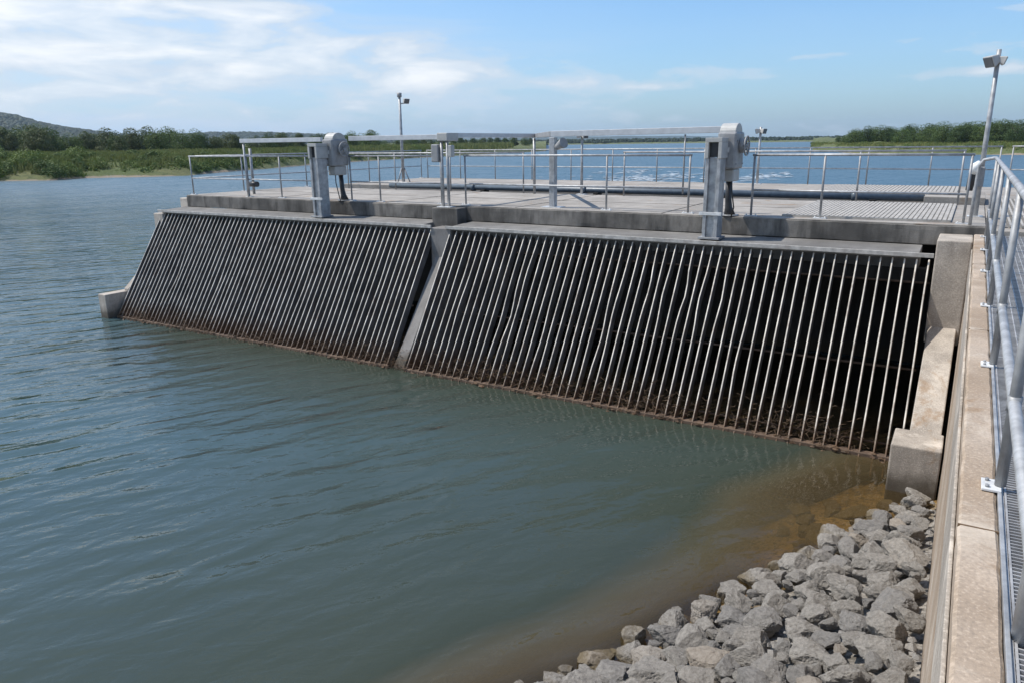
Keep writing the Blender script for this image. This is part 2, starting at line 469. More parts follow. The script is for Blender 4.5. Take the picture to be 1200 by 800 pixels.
dn_ = math_node(t, 'DIVIDE', da, 3.0)
tcol = mixc(t, ramp(t, dn_, [(0.0, 0.0), (0.2, 1.0)]), (0.95, 0.92, 0.84), (0.72, 0.58, 0.30))
t.links.new(tcol, tr.inputs['Color'])
opac = ramp(t, math_node(t, 'DIVIDE', da, 3.0), [(0.0, 0.03), (0.05, 0.16), (0.12, 0.50), (0.22, 0.85), (0.4, 1.0)])
mb = N(t, 'ShaderNodeMixShader'); t.links.new(opac, mb.inputs[0]); t.links.new(tr.outputs[0], mb.inputs[1]); t.links.new(dif.outputs[0], mb.inputs[2])
gl = N(t, 'ShaderNodeBsdfGlossy'); gl.inputs['Roughness'].default_value = 0.06; t.links.new(bn.outputs[0], gl.inputs['Normal'])
farw = ramp(t, math_node(t, 'DIVIDE', spw.outputs[1], 60.0, True), [(0.3, 0.0), (0.9, 1.0)])      # the open lake is ruffled by wind
t.links.new(math_node(t, 'ADD', 0.055, math_node(t, 'MULTIPLY', farw, 0.27)), gl.inputs['Roughness'])
fr = N(t, 'ShaderNodeFresnel'); fr.inputs['IOR'].default_value = 1.42; t.links.new(bn.outputs[0], fr.inputs['Normal'])
mf = N(t, 'ShaderNodeMixShader'); t.links.new(math_node(t, 'MULTIPLY', fr.outputs[0], math_node(t, 'SUBTRACT', 1.0, math_node(t, 'MULTIPLY', farw, 0.45))), mf.inputs[0]); t.links.new(mb.outputs[0], mf.inputs[1]); t.links.new(gl.outputs[0], mf.inputs[2])
ou = N(t, 'ShaderNodeOutputMaterial'); t.links.new(mf.outputs[0], ou.inputs['Surface'])
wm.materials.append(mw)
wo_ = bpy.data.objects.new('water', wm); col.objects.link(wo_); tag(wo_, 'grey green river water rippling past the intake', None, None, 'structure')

# ------------------------------------------------------------------ river bed and rocky bank ground
mg, t, b = new_mat('river_bed_silt')
P = wcoord(t)
g1 = noise_tex(t, P, 2.2, 8, 0.65); g2 = noise_tex(t, P, 17, 6, 0.65)
c = mixc(t, ramp(t, g1, [(0.35, 0.0), (0.65, 1.0)]), (0.15, 0.095, 0.035), (0.32, 0.215, 0.09))
c = mixc(t, ramp(t, g2, [(0.48, 0.0), (0.62, 0.8)]), c, (0.07, 0.055, 0.03))
sp = N(t, 'ShaderNodeSeparateXYZ'); t.links.new(P, sp.inputs[0])
dry = mixc(t, ramp(t, g2, [(0.40, 0.0), (0.6, 1.0)]), (0.10, 0.09, 0.075), (0.30, 0.275, 0.245))
c = mixc(t, ramp(t, sp.outputs[2], [(0.0, 0.0), (0.09, 1.0)]), c, dry)
t.links.new(c, b.inputs['Base Color']); b.inputs['Roughness'].default_value = 0.95
bump(t, b, g2, 0.8, 0.04)
bx = lin(-15, 0.104, 130); by = lin(-4, 15.3, 170)
vv = [(x, y, bed_z(x, y)) for y in by for x in bx]
n_ = len(bx)
me = bpy.data.meshes.new('river_bed')
me.from_pydata(vv, [], [(j*n_+i, j*n_+i+1, (j+1)*n_+i+1, (j+1)*n_+i) for j in range(len(by)-1) for i in range(n_-1)])
me.polygons.foreach_set('use_smooth', [True]*len(me.polygons)); me.materials.append(mg)
o = bpy.data.objects.new('river_bed', me); col.objects.link(o); tag(o, 'brown silty river bed showing through the shallows', None, None, 'structure')

# ground on the land side of the wall
ml, t, b = new_mat('gravel_ground')
P = wcoord(t); g1 = noise_tex(t, P, 14, 8, 0.7)
t.links.new(mixc(t, g1, (0.10, 0.09, 0.075), (0.30, 0.27, 0.23)), b.inputs['Base Color']); b.inputs['Roughness'].default_value = 0.95
bump(t, b, g1, 0.7, 0.03)
tag(MB().box(0.25, 60, -60, 12.2, -2, 2.55).build('ground', ml), 'gravel ground under the walkway', None, None, 'structure')

# ------------------------------------------------------------------ the intake, in concrete
SL = math.tan(math.radians(57))
YT, ZT = 11.85, 2.47                              # rack plane at its top


def rack_y(z): return YT-(ZT-z)/SL


house = empty('water_intake', (-9, 14, 0), 'long weathered concrete water intake with flat deck, ledge and sloping piers', 'intake')
DX0, DX1 = -17.72, -0.33
# decks
MB().box(DX0+0.002, 0.238, 12.62, 16.40, 2.587, 2.868).build('deck', M['conc_front'], house)
rough_sweep('deck_curb', [(12.5, 2.585), (12.619, 2.585), (12.619, 2.87), (12.5, 2.87)], 'x', DX0, 0.24, 0.05, M['conc_front'], house, 0.006, 3.3)
MB().box(DX0+0.01, 0.23, 12.53, 16.37, 2.872, 2.884).build('deck_surface', M['conc_deck'], house)
MB().box(DX0, 6, 18.35, 22.7, 2.55, 2.87).build('deck', M['conc_deck'], house, 0.015)
MB().box(0.243, 6, 12.25, 18.347, 2.50, 2.862).build('deck', M['conc_deck'], house, 0.015)
# expansion joints with a dark filler on the deck
j = MB()
for x in (-14.6, -10.9, -7.6, -4.6):
    j.box(x-0.012, x+0.012, 12.57, 16.36, 2.8845, 2.888)
j.box(DX0+0.02, -2.75, 14.48, 14.50, 2.8845, 2.8875)
j.build('deck_joints', M['conc_dark'], house)
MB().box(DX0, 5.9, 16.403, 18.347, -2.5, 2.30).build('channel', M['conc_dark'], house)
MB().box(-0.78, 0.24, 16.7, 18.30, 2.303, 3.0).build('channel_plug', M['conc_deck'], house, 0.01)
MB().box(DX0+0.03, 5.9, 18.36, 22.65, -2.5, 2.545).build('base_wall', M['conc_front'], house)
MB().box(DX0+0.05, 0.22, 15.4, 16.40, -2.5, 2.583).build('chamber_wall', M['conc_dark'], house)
MB().prism_x([(12.0, 2.30), (12.498, 2.30), (12.498, 2.58), (11.80, 2.545), (11.80, 2.47), (12.0, 2.45)][::-1], DX0-0.1, -9.33).build('ledge', M['conc_ledge'], house, 0.008)
MB().prism_x([(12.0, 2.30), (12.498, 2.30), (12.498, 2.58), (11.80, 2.545), (11.80, 2.47), (12.0, 2.45)][::-1], -8.62, -0.52).build('ledge', M['conc_ledge'], house, 0.008)
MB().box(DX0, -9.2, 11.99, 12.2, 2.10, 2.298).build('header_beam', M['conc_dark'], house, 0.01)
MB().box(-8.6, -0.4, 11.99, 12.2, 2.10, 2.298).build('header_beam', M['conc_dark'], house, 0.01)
# pilaster where the two bays meet
MB().box(-9.36, -8.72, 12.18, 12.497, 2.46, 2.855).build('pilaster', M['conc_front'], house, 0.015)


def pier(x0, x1, zt, yf, zel, low, fx, foot, mat, yback=12.49):
    """vertical head, a sloping fin and a foot block"""
    MB().box(x0, x1, yf, yback, zel-0.25, zt).build('pier_head', mat, house, 0.018)
    fin = MB()
    yl, zl = low
    fin.prism_x([(yf+0.02, zel), (yl, zl), (yl, -2.0), (yback, -2.0), (yback, zel)], fx[0], fx[1])
    fin.build('pier_fin', mat, house, 0.015)
    if foot:
        fx0, fx1, fy0, fy1, fz = foot
        MB().box(fx0, fx1, fy0, fy1, -1.2, fz).build('foot_block', mat, house, 0.018)


pier(-0.32, 0.10, 2.76, 11.66, 1.56, (9.82, 0.55), (-0.29, 0.055), (-0.45, 0.085, 9.35, 9.95, 0.60), M['conc_pier'])
pier(-9.12, -8.63, 2.50, 11.80, 1.95, (10.35, 0.0), (-9.03, -8.78), None, M['conc_midpier'])
pier(-18.12, -17.74, 2.46, 11.75, 1.62, (10.66, 0.66), (-18.10, -17.92), (-18.30, -17.99, 10.08, 10.95, 0.60), M['conc_pier'])
MB().box(DX0, -0.31, 10.45, 15.39, -0.9, -0.35).build('chamber_floor', M['conc_dark'], house)  # dark slab added under the water to blacken the chamber
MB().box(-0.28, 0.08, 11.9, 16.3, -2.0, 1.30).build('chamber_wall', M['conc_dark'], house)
MB().box(-18.05, DX0-0.003, 12.52, 13.2, 1.6, 2.80).build('abutment', M['conc_pier'], house, 0.02)
MB().box(-18.05, DX0-0.003, 13.203, 22.6, -2.2, 2.40).build('abutment', M['conc_front'], house, 0.02)

# ------------------------------------------------------------------ trash racks
def rack(x0, x1, n, label, bent):
    r = empty('trash_rack', ((x0+x1)/2, rack_y(0), 0), label, 'trash rack', 'trash racks on the intake front')
    FR = (1, 2, 3)
    dn = Vector((0, -math.sin(math.radians(57)), math.cos(math.radians(57))))    # out of the rack
    up = Vector((0, math.cos(math.radians(57)), math.sin(math.radians(57))))
    top = Vector((0, YT-0.01, ZT-0.012)); L = 3.15
    for i in range(n):
        x = x0+(x1-x0)*i/(n-1)+random.uniform(-0.006, 0.006)
        w = 0.0108; dp = 0.15
        segs = 14
        bend = bent.get(i)
        vs_ = []; fs_ = []
        lean = random.uniform(-0.012, 0.012)
        wob = random.uniform(0, 50)
        for k in range(segs+1):
            f = k/segs
            c = top-up*(L*f)
            ox = lean*f+0.006*noise.noise((wob, f*3, 0))
            oz = 0.0
            if bend:
                f0, a, wd, q = bend; a *= 0.55; wd *= 1.3; q *= 0.6
                g = math.exp(-((f-f0)/wd)**2)
                ox += a*g; oz = q*g
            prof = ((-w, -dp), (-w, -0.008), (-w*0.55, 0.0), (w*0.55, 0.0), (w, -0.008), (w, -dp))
            for px_, pd in prof:
                vs_.append(Vector((x+ox+px_, 0, 0))+c+dn*(pd+oz))
        m_ = 6
        for k in range(segs):
            for q_ in range(m_):
                a = k*m_+q_; b2 = k*m_+(q_+1) % m_
                fs_.append((a, b2, b2+m_, a+m_))
        fs_.append(tuple(range(m_))); fs_.append(tuple(range(segs*m_+m_-1, segs*m_-1, -1)))
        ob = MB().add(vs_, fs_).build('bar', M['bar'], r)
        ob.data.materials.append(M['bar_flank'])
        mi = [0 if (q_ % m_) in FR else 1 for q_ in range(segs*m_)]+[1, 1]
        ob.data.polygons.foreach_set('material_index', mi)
    # cross bars behind the flat bars
    for f in (0.09, 0.50, 0.845):
        c = top-up*(L*f)-dn*0.17
        MB().tube([(x0-0.04, c.y, c.z), (x1+0.04, c.y, c.z)], 0.016, 8).build('cross_bar', M['bar_low'], r)
    # front lip that carries the bar heads
    MB().box(x0-0.08, x1+0.05, 11.772, 11.797, 2.492, 2.553).build('lip', M['lip'], r, 0.004)
    ys_ = rack_y(0.06)
    MB().box(x0-0.05, x1+0.05, ys_-0.02, ys_+0.10, -0.10, 0.05).build('sill', M['bar_low'], r, 0.01)
    return r


rack(-17.88, -9.14, 62, 'farther trash rack of closely set steel bars, left of the concrete middle pier',
     {10: (0.5, 0.05, 0.10, 0), 11: (0.52, 0.07, 0.10, -0.03), 22: (0.55, 0.06, 0.12, 0), 23: (0.45, 0.05, 0.14, 0), 33: (0.62, -0.05, 0.12, 0), 41: (0.5, 0.05, 0.1, 0), 50: (0.35, -0.06, 0.15, 0), 55: (0.4, 0.05, 0.14, 0)})
rack(-8.66, -0.385, 55, 'nearer trash rack of steel bars in front of the black chamber, beside the right wall',
     {4: (0.25, 0.05, 0.12, 0), 5: (0.5, -0.06, 0.12, 0), 11: (0.55, 0.06, 0.1, 0), 12: (0.5, 0.07, 0.09, -0.04), 13: (0.25, -0.05, 0.1, 0), 17: (0.6, 0.05, 0.1, 0), 24: (0.55, 0.06, 0.1, -0.03), 25: (0.4, -0.05, 0.12, 0),
      28: (0.25, 0.06, 0.08, 0), 30: (0.28, -0.07, 0.08, -0.05), 32: (0.26, 0.07, 0.07, -0.04), 34: (0.3, -0.06, 0.09, 0), 36: (0.28, 0.05, 0.08, 0), 39: (0.6, -0.05, 0.12, 0)})

# brown weed, twigs and slime caught along the foot of the racks
md, t, b = new_mat('wet_debris')
P = wcoord(t); g = noise_tex(t, P, 9, 5, 0.6)
t.links.new(mixc(t, ramp(t, g, [(0.3, 0.0), (0.7, 1.0)]), (0.030, 0.019, 0.011), (0.13, 0.075, 0.038)), b.inputs['Base Color']); b.inputs['Roughness'].default_value = 0.75
d = MB()
for i in range(5200):
    x = random.uniform(-17.95, -0.5)
    dens = 0.45+1.5*noise.noise((x*0.9, 0, 0))
    k = (x+18)/17.5
    z = abs(random.gauss(0.0, 0.11+0.10*k))
    if random.random() > dens+0.30: continue
    y = rack_y(z)+random.uniform(-0.05, 0.16)
    a = random.uniform(0, 2*pi); l = random.uniform(0.04, 0.20); el = random.uniform(-0.5, 0.9)
    v = Vector((math.cos(a)*math.cos(el), math.sin(a)*math.cos(el)*0.6, math.sin(el)))*l
    p = Vector((x, y, z))
    q = p+v*0.5+Vector((random.uniform(-1, 1), random.uniform(-1, 1), random.uniform(-1, 1)))*l*0.22
    d.tube([p-v*0.5, q-v*0.3, p+v*0.5], [0.002, 0.0042, 0.0015], 4, False)
for i in range(130):
    x = random.uniform(-17.9, -0.5); z = random.uniform(-0.02, 0.07)
    s = random.uniform(0.012, 0.035); y = rack_y(z)+random.uniform(-0.07, 0.03)
    vs_ = []
    for th in (-0.9, 0.0, 0.9):
        for k in range(6):
            an = k*pi/3+th
            rr = s*(math.cos(th))*random.uniform(0.6, 1.3)
            vs_.append((x+math.cos(an)*rr*1.8, y+math.sin(an)*rr, z+math.sin(th)*s*0.8))
    fs_ = [(a*6+k, a*6+(k+1) % 6, (a+1)*6+(k+1) % 6, (a+1)*6+k) for a in range(2) for k in range(6)]+[tuple(range(5, -1, -1)), tuple(range(12, 18))]
    d.add(vs_, fs_)
tag(d.build('river_debris', md), 'brown twigs and weed caught along the foot of the racks', 'debris', None, 'stuff')

# ------------------------------------------------------------------ gate hoists
def hoist(xc, label):
    r = empty('gate_hoist', (xc, 12.0, 2.57), label, 'gate hoist', 'gate hoists along the deck edge')
    y0, y1 = 11.86, 12.14
    z0, z1 = 2.58, 4.05
    hw = 0.122
    # guide column: two channel legs and a recessed web
    c = MB()
    for s in (-1, 1):
        xa, xb = sorted((xc+s*hw, xc+s*(hw-0.055)))
        c.box(xa, xb, y0, y1, z0, z1-0.22)
    c.build('column_leg', M['galv'], r, 0.004)
    MB().box(xc-hw+0.057, xc+hw-0.057, y0+0.04, y0+0.07, z0, z1-0.20).build('column_web', M['galv'], r)
    # hollow cap: a black block stands for the shade in its opening
    c = MB()
    c.box(xc-hw-0.012, xc-hw+0.045, y0-0.02, y1+0.05, z1-0.218, z1+0.03)
    c.box(xc+hw-0.045, xc+hw+0.012, y0-0.02, y1+0.05, z1-0.218, z1+0.03)
    c.box(xc-hw-0.012, xc+hw+0.012, y0-0.02, y1+0.05, z1+0.032, z1+0.10)
    c.build('column_cap', M['machine_pale'], r, 0.006)
    MB().box(xc-hw+0.048, xc+hw-0.048, y0+0.05, y1+0.04, z1-0.195, z1+0.03).build('opening_shade', M['black'], r)
    MB().box(xc-hw-0.06, xc+hw+0.06, y0-0.012, y0+0.012, z0+0.37, z0+0.42).build('clamp_plate', M['galv_bright'], r, 0.003)
    MB().box(xc-hw-0.05, xc+hw+0.05, y0-0.05, y1+0.03, z0-0.008, z0+0.022).build('foot_plate', M['galv_dull'], r, 0.003)
    # gear housing with a drum, behind and to the right
    hx = xc+0.09
    MB().box(hx-0.14, hx+0.16, 12.20, 12.70, 3.66, 4.235).build('gear_housing', M['machine'], r, 0.03)
    g = MB()
    prof = [(12.16+0.30-0.20*math.cos(a), 4.22+0.155*math.sin(a)) for a in np.linspace(0, pi, 13)]
    g.prism_x(prof[::-1]+[(12.26, 4.16), (12.66, 4.16)], hx-0.13, hx+0.13)
    g.build('drum_cover', M['machine_pale'], r, 0.012)
    MB().cyl((hx+0.16, 12.46, 4.02), (hx+0.23, 12.46, 4.02), 0.11, 20).build('gear_cover', M['machine'], r, 0.01)
    w = MB(); w.cyl((hx+0.23, 12.46, 4.02), (hx+0.285, 12.46, 4.02), 0.035, 10)
    for k in range(4):
        a = k*pi/2+0.4
        w.cyl((hx+0.265, 12.46, 4.02), (hx+0.265, 12.46+0.15*math.cos(a), 4.02+0.15*math.sin(a)), 0.011, 6)
    w.tube([(hx+0.265, 12.46+0.15*math.cos(a), 4.02+0.15*math.sin(a)) for a in np.linspace(0, 2*pi, 25)], 0.014, 6, False)
    w.build('hand_wheel', M['machine'], r)
    MB().box(hx-0.09, hx+0.13, 12.28, 12.64, 3.46, 3.655).build('motor_box', M['machine_pale'], r, 0.02)
    b_ = MB()
    for k in range(8):
        a = k*pi/4
        b_.cyl((hx+0.232, 12.46+0.09*math.cos(a), 4.02+0.09*math.sin(a)), (hx+0.245, 12.46+0.09*math.cos(a), 4.02+0.09*math.sin(a)), 0.014, 6)
    b_.build('cover_bolts', M['galv_dull'], r)
    for zz in (3.74, 4.10):
        for yy in (12.26, 12.64):
            MB().cyl((hx+0.16, yy, zz), (hx+0.172, yy, zz), 0.014, 6).build('housing_bolt', M['galv_dull'], r)
    MB().box(hx-0.06, hx+0.06, 12.186, 12.199, 3.92, 4.00).build('blank_plate', M['galv_bright'], r, 0.002)
    MB().tube([(hx+0.10, 12.30, 3.50), (hx+0.12, 12.28, 3.30), (hx+0.16, 12.30, 3.05), (hx+0.10, 12.40, 2.886)], 0.011, 8).build('cable', M['black'], r)
    # lifting pipe below
    MB().tube([(hx-0.03, 12.60, 3.47), (hx-0.02, 12.61, 3.15), (hx-0.01, 12.62, 3.02), (hx+0.01, 12.63, 2.884)], [0.052, 0.052, 0.06, 0.10], 14).build('stand_pipe', M['black'], r)
    MB().cyl((hx+0.01, 12.63, 2.884), (hx+0.01, 12.63, 2.905), 0.15, 18).build('pipe_flange', M['galv_dull'], r)
    MB().box(xc-hw, hx+0.02, 12.141, 12.198, 3.70, 3.80).build('bracket', M['machine'], r, 0.004)
    MB().box(xc-hw, hx+0.02, 12.141, 12.198, 3.98, 4.06).build('bracket', M['machine'], r, 0.004)
    return r


hoist(-3.53, 'nearer grey gate hoist with rounded housing, above the rack beside the black chamber')
hoist(-12.28, 'farther grey gate hoist with boxy dark housing, above the closely barred left rack')

# ------------------------------------------------------------------ railings
def railing(x_or_pts, posts, label, name='railing', zt=3.87, zm=3.31, zb=2.872, r=0.0185, mid=True, group='tube railings around the deck', mat='galv', base=True, returns=False):
    """straight run between two ground points with posts at given fractions"""
    a, b2 = Vector(x_or_pts[0]), Vector(x_or_pts[1])
    ro = empty(name, (a.x, a.y, zb), label, 'railing', group)
    dirv = (b2-a).normalized()
    A = Vector((a.x, a.y, 0)); B = Vector((b2.x, b2.y, 0))
    e = 0.03
    top_pts = [A-dirv.to_3d()*e+Vector((0, 0, zt)), B+dirv.to_3d()*e+Vector((0, 0, zt))]
    MB().tube(top_pts, r*1.1, 10).build('hand_rail', M[mat], ro)
    if mid:
        MB().tube([A+Vector((0, 0, zm)), B+Vector((0, 0, zm))], r*0.9, 10).build('mid_rail', M[mat], ro)
    for f in posts:
        p = A.lerp(B, f)
        MB().tube([p+Vector((0, 0, zb)), p+Vector((0, 0, zt-0.005))], r, 10).build('post', M['galv_dull'] if mat == 'galv' else M[mat], ro)
        if base:
            m_ = MB().box(p.x-0.10, p.x+0.10, p.y-0.045, p.y+0.045, zb-0.002, zb+0.014)
            for sx in (-1, 1): m_.cyl((p.x+sx*0.075, p.y, zb+0.01), (p.x+sx*0.075, p.y, zb+0.034), 0.011, 6)
            m_.build('base_plate', M['galv_bright'], ro)
    return ro


ZB = 2.884
railing(((-17.62, 12.66), (-12.95, 12.66)), (0, 0.47, 0.72, 0.995), 'farthest front railing, from the left deck corner to the farther gate hoist', zb=ZB)
railing(((-11.98, 12.66), (-9.40, 12.66)), (0.0, 0.33, 0.98), 'short front railing between the farther gate hoist and the middle post', zb=ZB)
railing(((-8.88, 12.72), (-4.18, 12.72)), (0, 0.67, 1.0), 'long front railing ending at the nearer gate hoist', zb=ZB)
railing(((-3.10, 12.72), (-0.05, 12.72)), (0, 0.355, 1.0), 'front railing right of the nearer gate hoist, beside the deck grating', zb=ZB)
railing(((-17.62, 12.86), (-17.62, 22.4)), (0.15, 0.4, 0.7, 1.0), 'railing along the far left end of the deck, running away from the camera', zb=2.872)
railing(((-17.4, 22.5), (0.5, 22.5)), tuple(i/12 for i in range(13)), 'longest railing, along the far edge of the rear deck before the lake', zb=2.872, base=False)
railing(((0.75, 22.5), (5.9, 22.5)), (0, 0.22, 0.42, 0.6, 0.8, 1.0), 'railing on the far deck edge right of the walkway rail', zb=2.872, base=False)
railing(((-15.5, 16.28), (-9.6, 16.28)), (0, 0.3, 0.62, 1.0), 'single tube railing along the pipe channel, left half', zb=ZB, mid=False, base=False)
railing(((-6.9, 16.28), (-0.2, 16.28)), (0, 0.3, 0.74, 1.0), 'single tube railing along the pipe channel, right half', zb=ZB, mid=False, base=False)

# railing on top of the right wall, close to the camera
XR = 0.236
wr = empty('walkway_railing', (XR, 5.0, 2.8), 'nearest tube railing of thick pipe, on top of the right concrete wall', 'railing')
loop = [(XR, -1.5, 3.83), (XR, 12.2, 3.83), (XR-0.01, 12.42, 3.83), (XR-0.05, 12.52, 3.82), (XR-0.14, 12.56, 3.80), (XR-0.19, 12.57, 3.72), (XR-0.20, 12.57, 3.3), (XR-0.20, 12.57, 2.89)]
MB().tube(loop, 0.0225, 14).build('hand_rail', M['galv'], wr)
MB().tube([(XR, -1.5, 3.15), (XR, 12.3, 3.15)], 0.0215, 12).build('mid_rail', M['galv'], wr)
for y in (-0.6, 1.35, 3.22, 5.08, 6.95, 8.8, 10.5, 11.9):
    MB().tube([(XR, y, 2.815), (XR, y, 3.825)], 0.020, 12).build('post', M['galv_dull'], wr)  # darker steel than the rail, to carry the posts' backlit shade
    MB().tube([(XR, y, 3.12), (XR, y, 3.18)], 0.0245, 12).build('rail_socket', M['galv_dull'], wr)
    m_ = MB().box(XR-0.062, XR+0.004, y-0.055, y+0.055, 2.803, 2.813)
    m_.build('base_plate', M['galv_bright'], wr, 0.002)
    for sy in (-1, 1): MB().cyl((XR-0.043, y+sy*0.032, 2.813), (XR-0.043, y+sy*0.032, 2.823), 0.008, 6).build('bolt', M['galv_dull'], wr)

MB().tube([(XR+0.035, 2.2, 2.60), (XR+0.035, 2.2, 3.825)], 0.030, 14).build('post', M['galv'], wr)
# ------------------------------------------------------------------ the right wall and walkway
w = empty('retaining_wall', (0.16, 5, 0), 'thin concrete wall on the right running from the camera to the deck', 'wall')
rough_sweep('wall_body', [(0.106, 1.2), (0.226, 1.2), (0.226, 2.80), (0.106, 2.80)], 'y', -2, 12.2, 0.035, M['conc_wall'], w, 0.005)
MB().box(0.107, 0.225, -2, 12.2, -1.5, 1.199).build('wall_footing', M['conc_wall'], w)
MB().box(0.090, 0.104, -6, 11.3, 2.30, 2.70).build('face_band', M['conc_pier'], w, 0.004)
for yj in (0.9, 2.83, 6.05, 9.3):
    MB().box(0.104, 0.227, yj-0.004, yj+0.004, 2.3, 2.8015).build('joint', M['joint'], w)
MB().box(0.228, 0.241, -6, 12.2, 2.56, 2.808).build('edge_angle', M['galv'], w, 0.002)


def grating(x0, x1, y0, y1, z, label, pitch_x, pitch_y, mat, tall=0.03, bw=0.0035, along='y', grp='steel gratings on deck and walkway'):
    g = empty('floor_grating', ((x0+x1)/2, (y0+y1)/2, z-tall), label, 'grating', grp)
    m_ = MB()
    if along == 'y':
        n = int((x1-x0-0.02)/pitch_x)
        for i in range(n+1):
            x = x0+0.012+i*(x1-x0-0.024)/n
            m_.box(x-bw, x+bw, y0+0.006, y1-0.006, z-tall, z)
    m_.build('bearing_bars', mat, g)
    m_ = MB()
    n = int((y1-y0)/pitch_y)
    for i in range(1, n):
        y = y0+i*(y1-y0)/n
        m_.box(x0+0.008, x1-0.008, y-bw*0.8, y+bw*0.8, z-tall*0.45, z-0.002)
    m_.build('cross_rods', mat, g)
    m_ = MB()
    m_.box(x0, x1, y0, y0+0.006, z-tall, z+0.001); m_.box(x0, x1, y1-0.006, y1, z-tall, z+0.001)
    m_.box(x0, x0+0.006, y0+0.006, y1-0.006, z-tall, z+0.001); m_.box(x1-0.006, x1, y0+0.006, y1-0.006, z-tall, z+0.001)
    m_.build('frame', mat, g)
    return g


nm = ['nearest walkway grating panel, beside the bottom right of the wall', 'second walkway grating panel from the camera, right of the wall', 'third walkway grating panel from the camera, right of the wall',
      'fourth walkway grating panel from the camera, right of the wall', 'fifth walkway grating panel from the camera, right of the wall', 'sixth walkway grating panel from the camera, right of the wall', 'last walkway grating panel, against the side deck']
for i in range(7):
    y0 = 0.2+i*1.715
    grating(0.243, 1.25, y0, y0+1.705, 2.795, nm[i], 0.042, 0.024, M['grate'])
# deck gratings on the right, pale
grating(-2.62, -0.22, 12.86, 16.2, 2.915, 'pale barred grating on the front deck, behind the right front railing', 0.066, 0.2, M['grate_pale'], bw=0.024)
grating(-3.2, -0.3, 18.6, 22.3, 2.90, 'pale barred grating on the rear deck beyond the pipe channel', 0.085, 0.25, M['grate_pale'], bw=0.031)
grating(0.45, 1.9, 12.6, 18.0, 2.905, 'pale barred grating on the side deck at the right edge', 0.07, 0.2, M['grate_pale'], bw=0.015)

# pipe in the channel
pp = empty('channel_pipe', (-7, 17.3, 2.5), 'long blue grey pipe lying in the channel between the two decks', 'pipe')
MB().cyl((-14.8, 17.30, 2.93), (-0.80, 17.30, 2.93), 0.075, 20).build('pipe_body', M['pipe'], pp)
for x in (-11.8, -8.4, -5.2, -2.1):
    MB().cyl((x-0.05, 17.30, 2.93), (x+0.05, 17.30, 2.93), 0.105, 20).build('flange', M['pipe'], pp)
    MB().box(x+0.3, x+0.42, 17.17, 17.43, 2.302, 2.875).build('saddle', M['conc_dark'], pp)

# ------------------------------------------------------------------ overhead beam frames
def beam(a, b2, h=0.095, w_=0.08):
    a, b2 = Vector(a), Vector(b2)
    t_ = (b2-a).normalized(); s = t_.cross(Vector((0, 0, 1))).normalized()*(w_/2); u = Vector((0, 0, h/2))
    vs_ = [a-s-u, a+s-u, a+s+u, a-s+u, b2-s-u, b2+s-u, b2+s+u, b2-s+u]
    return MB().add(vs_, [(0, 1, 2, 3), (7, 6, 5, 4), (0, 4, 5, 1), (1, 5, 6, 2), (2, 6, 7, 3), (3, 7, 4, 0)])


f1 = empty('lifting_beam', (-15.4, 12.62, 2.88), 'short overhead beam on a thin leg, left of the farther gate hoist', 'beam', 'overhead beams above the deck')
beam((-15.5, 12.62, 4.235), (-12.75, 12.62, 4.235)).build('beam', M['beam'], f1, 0.006)
MB().cyl((-15.42, 12.62, 2.884), (-15.42, 12.62, 4.175), 0.024, 10).build('leg', M['galv'], f1)
f2 = empty('lifting_beam', (-10.5, 12.6, 2.88), 'pale overhead beam between the farther gate hoist and the post at the middle pier', 'beam', 'overhead beams above the deck')
beam((-11.9, 12.62, 4.245), (-9.12, 12.62, 4.245), 0.10).build('beam', M['beam'], f2, 0.006)
lp = MB()
lp.cyl((-9.22, 12.40, 2.86), (-9.22, 12.40, 4.20), 0.032, 10); lp.cyl((-9.08, 12.40, 2.86), (-9.08, 12.40, 4.20), 0.032, 10)
lp.build('leg', M['galv'], f2)
MB().box(-9.28, -9.02, 12.33, 12.72, 4.16, 4.32).build('leg_head', M['machine_pale'], f2, 0.015)
MB().box(-9.44, -9.26, 12.33, 12.47, 3.75, 4.10).build('control_box', M['machine'], f2, 0.02)
MB().box(-9.02, -8.94, 12.34, 12.46, 3.85, 4.08).build('switch_box', M['machine_pale'], f2, 0.012)
MB().box(-9.32, -8.98, 12.30, 12.48, 2.856, 2.872).build('base_plate', M['galv_bright'], f2)
f3 = empty('lifting_beam', (-6.9, 12.9, 2.88), 'long overhead beam with a bent dark middle piece, running to the nearer gate hoist', 'beam', 'overhead beams above the deck')
beam((-9.10, 12.75, 4.27), (-9.22, 16.16, 4.27)).build('beam', M['beam'], f3, 0.006)
beam((-9.20, 16.24, 4.27), (-7.0, 12.96, 4.265), 0.10).build('link_beam', M['galv_dull'], f3, 0.006)
beam((-6.98, 12.9, 4.265), (-3.72, 12.9, 4.285), 0.105).build('beam', M['beam'], f3, 0.006)
MB().cyl((-9.24, 16.20, 2.884), (-9.24, 16.20, 4.21), 0.033, 10).build('leg', M['galv'], f3)
MB().box(-7.0, -6.88, 12.84, 12.96, 2.884, 4.20).build('leg', M['galv'], f3, 0.01)
MB().box(-7.15, -6.73, 12.78, 13.02, 2.885, 2.90).build('base_plate', M['galv_bright'], f3)
MB().tube([(-6.86, 12.88, 4.02), (-6.76, 12.84, 4.06), (-6.66, 12.80, 4.10)], [0.05, 0.075, 0.10], 14).build('horn', M['machine'], f3)
MB().cyl((-4.35, 12.9, 3.2), (-4.35, 12.9, 4.215), 0.016, 8).build('hanger', M['galv_dull'], f3)

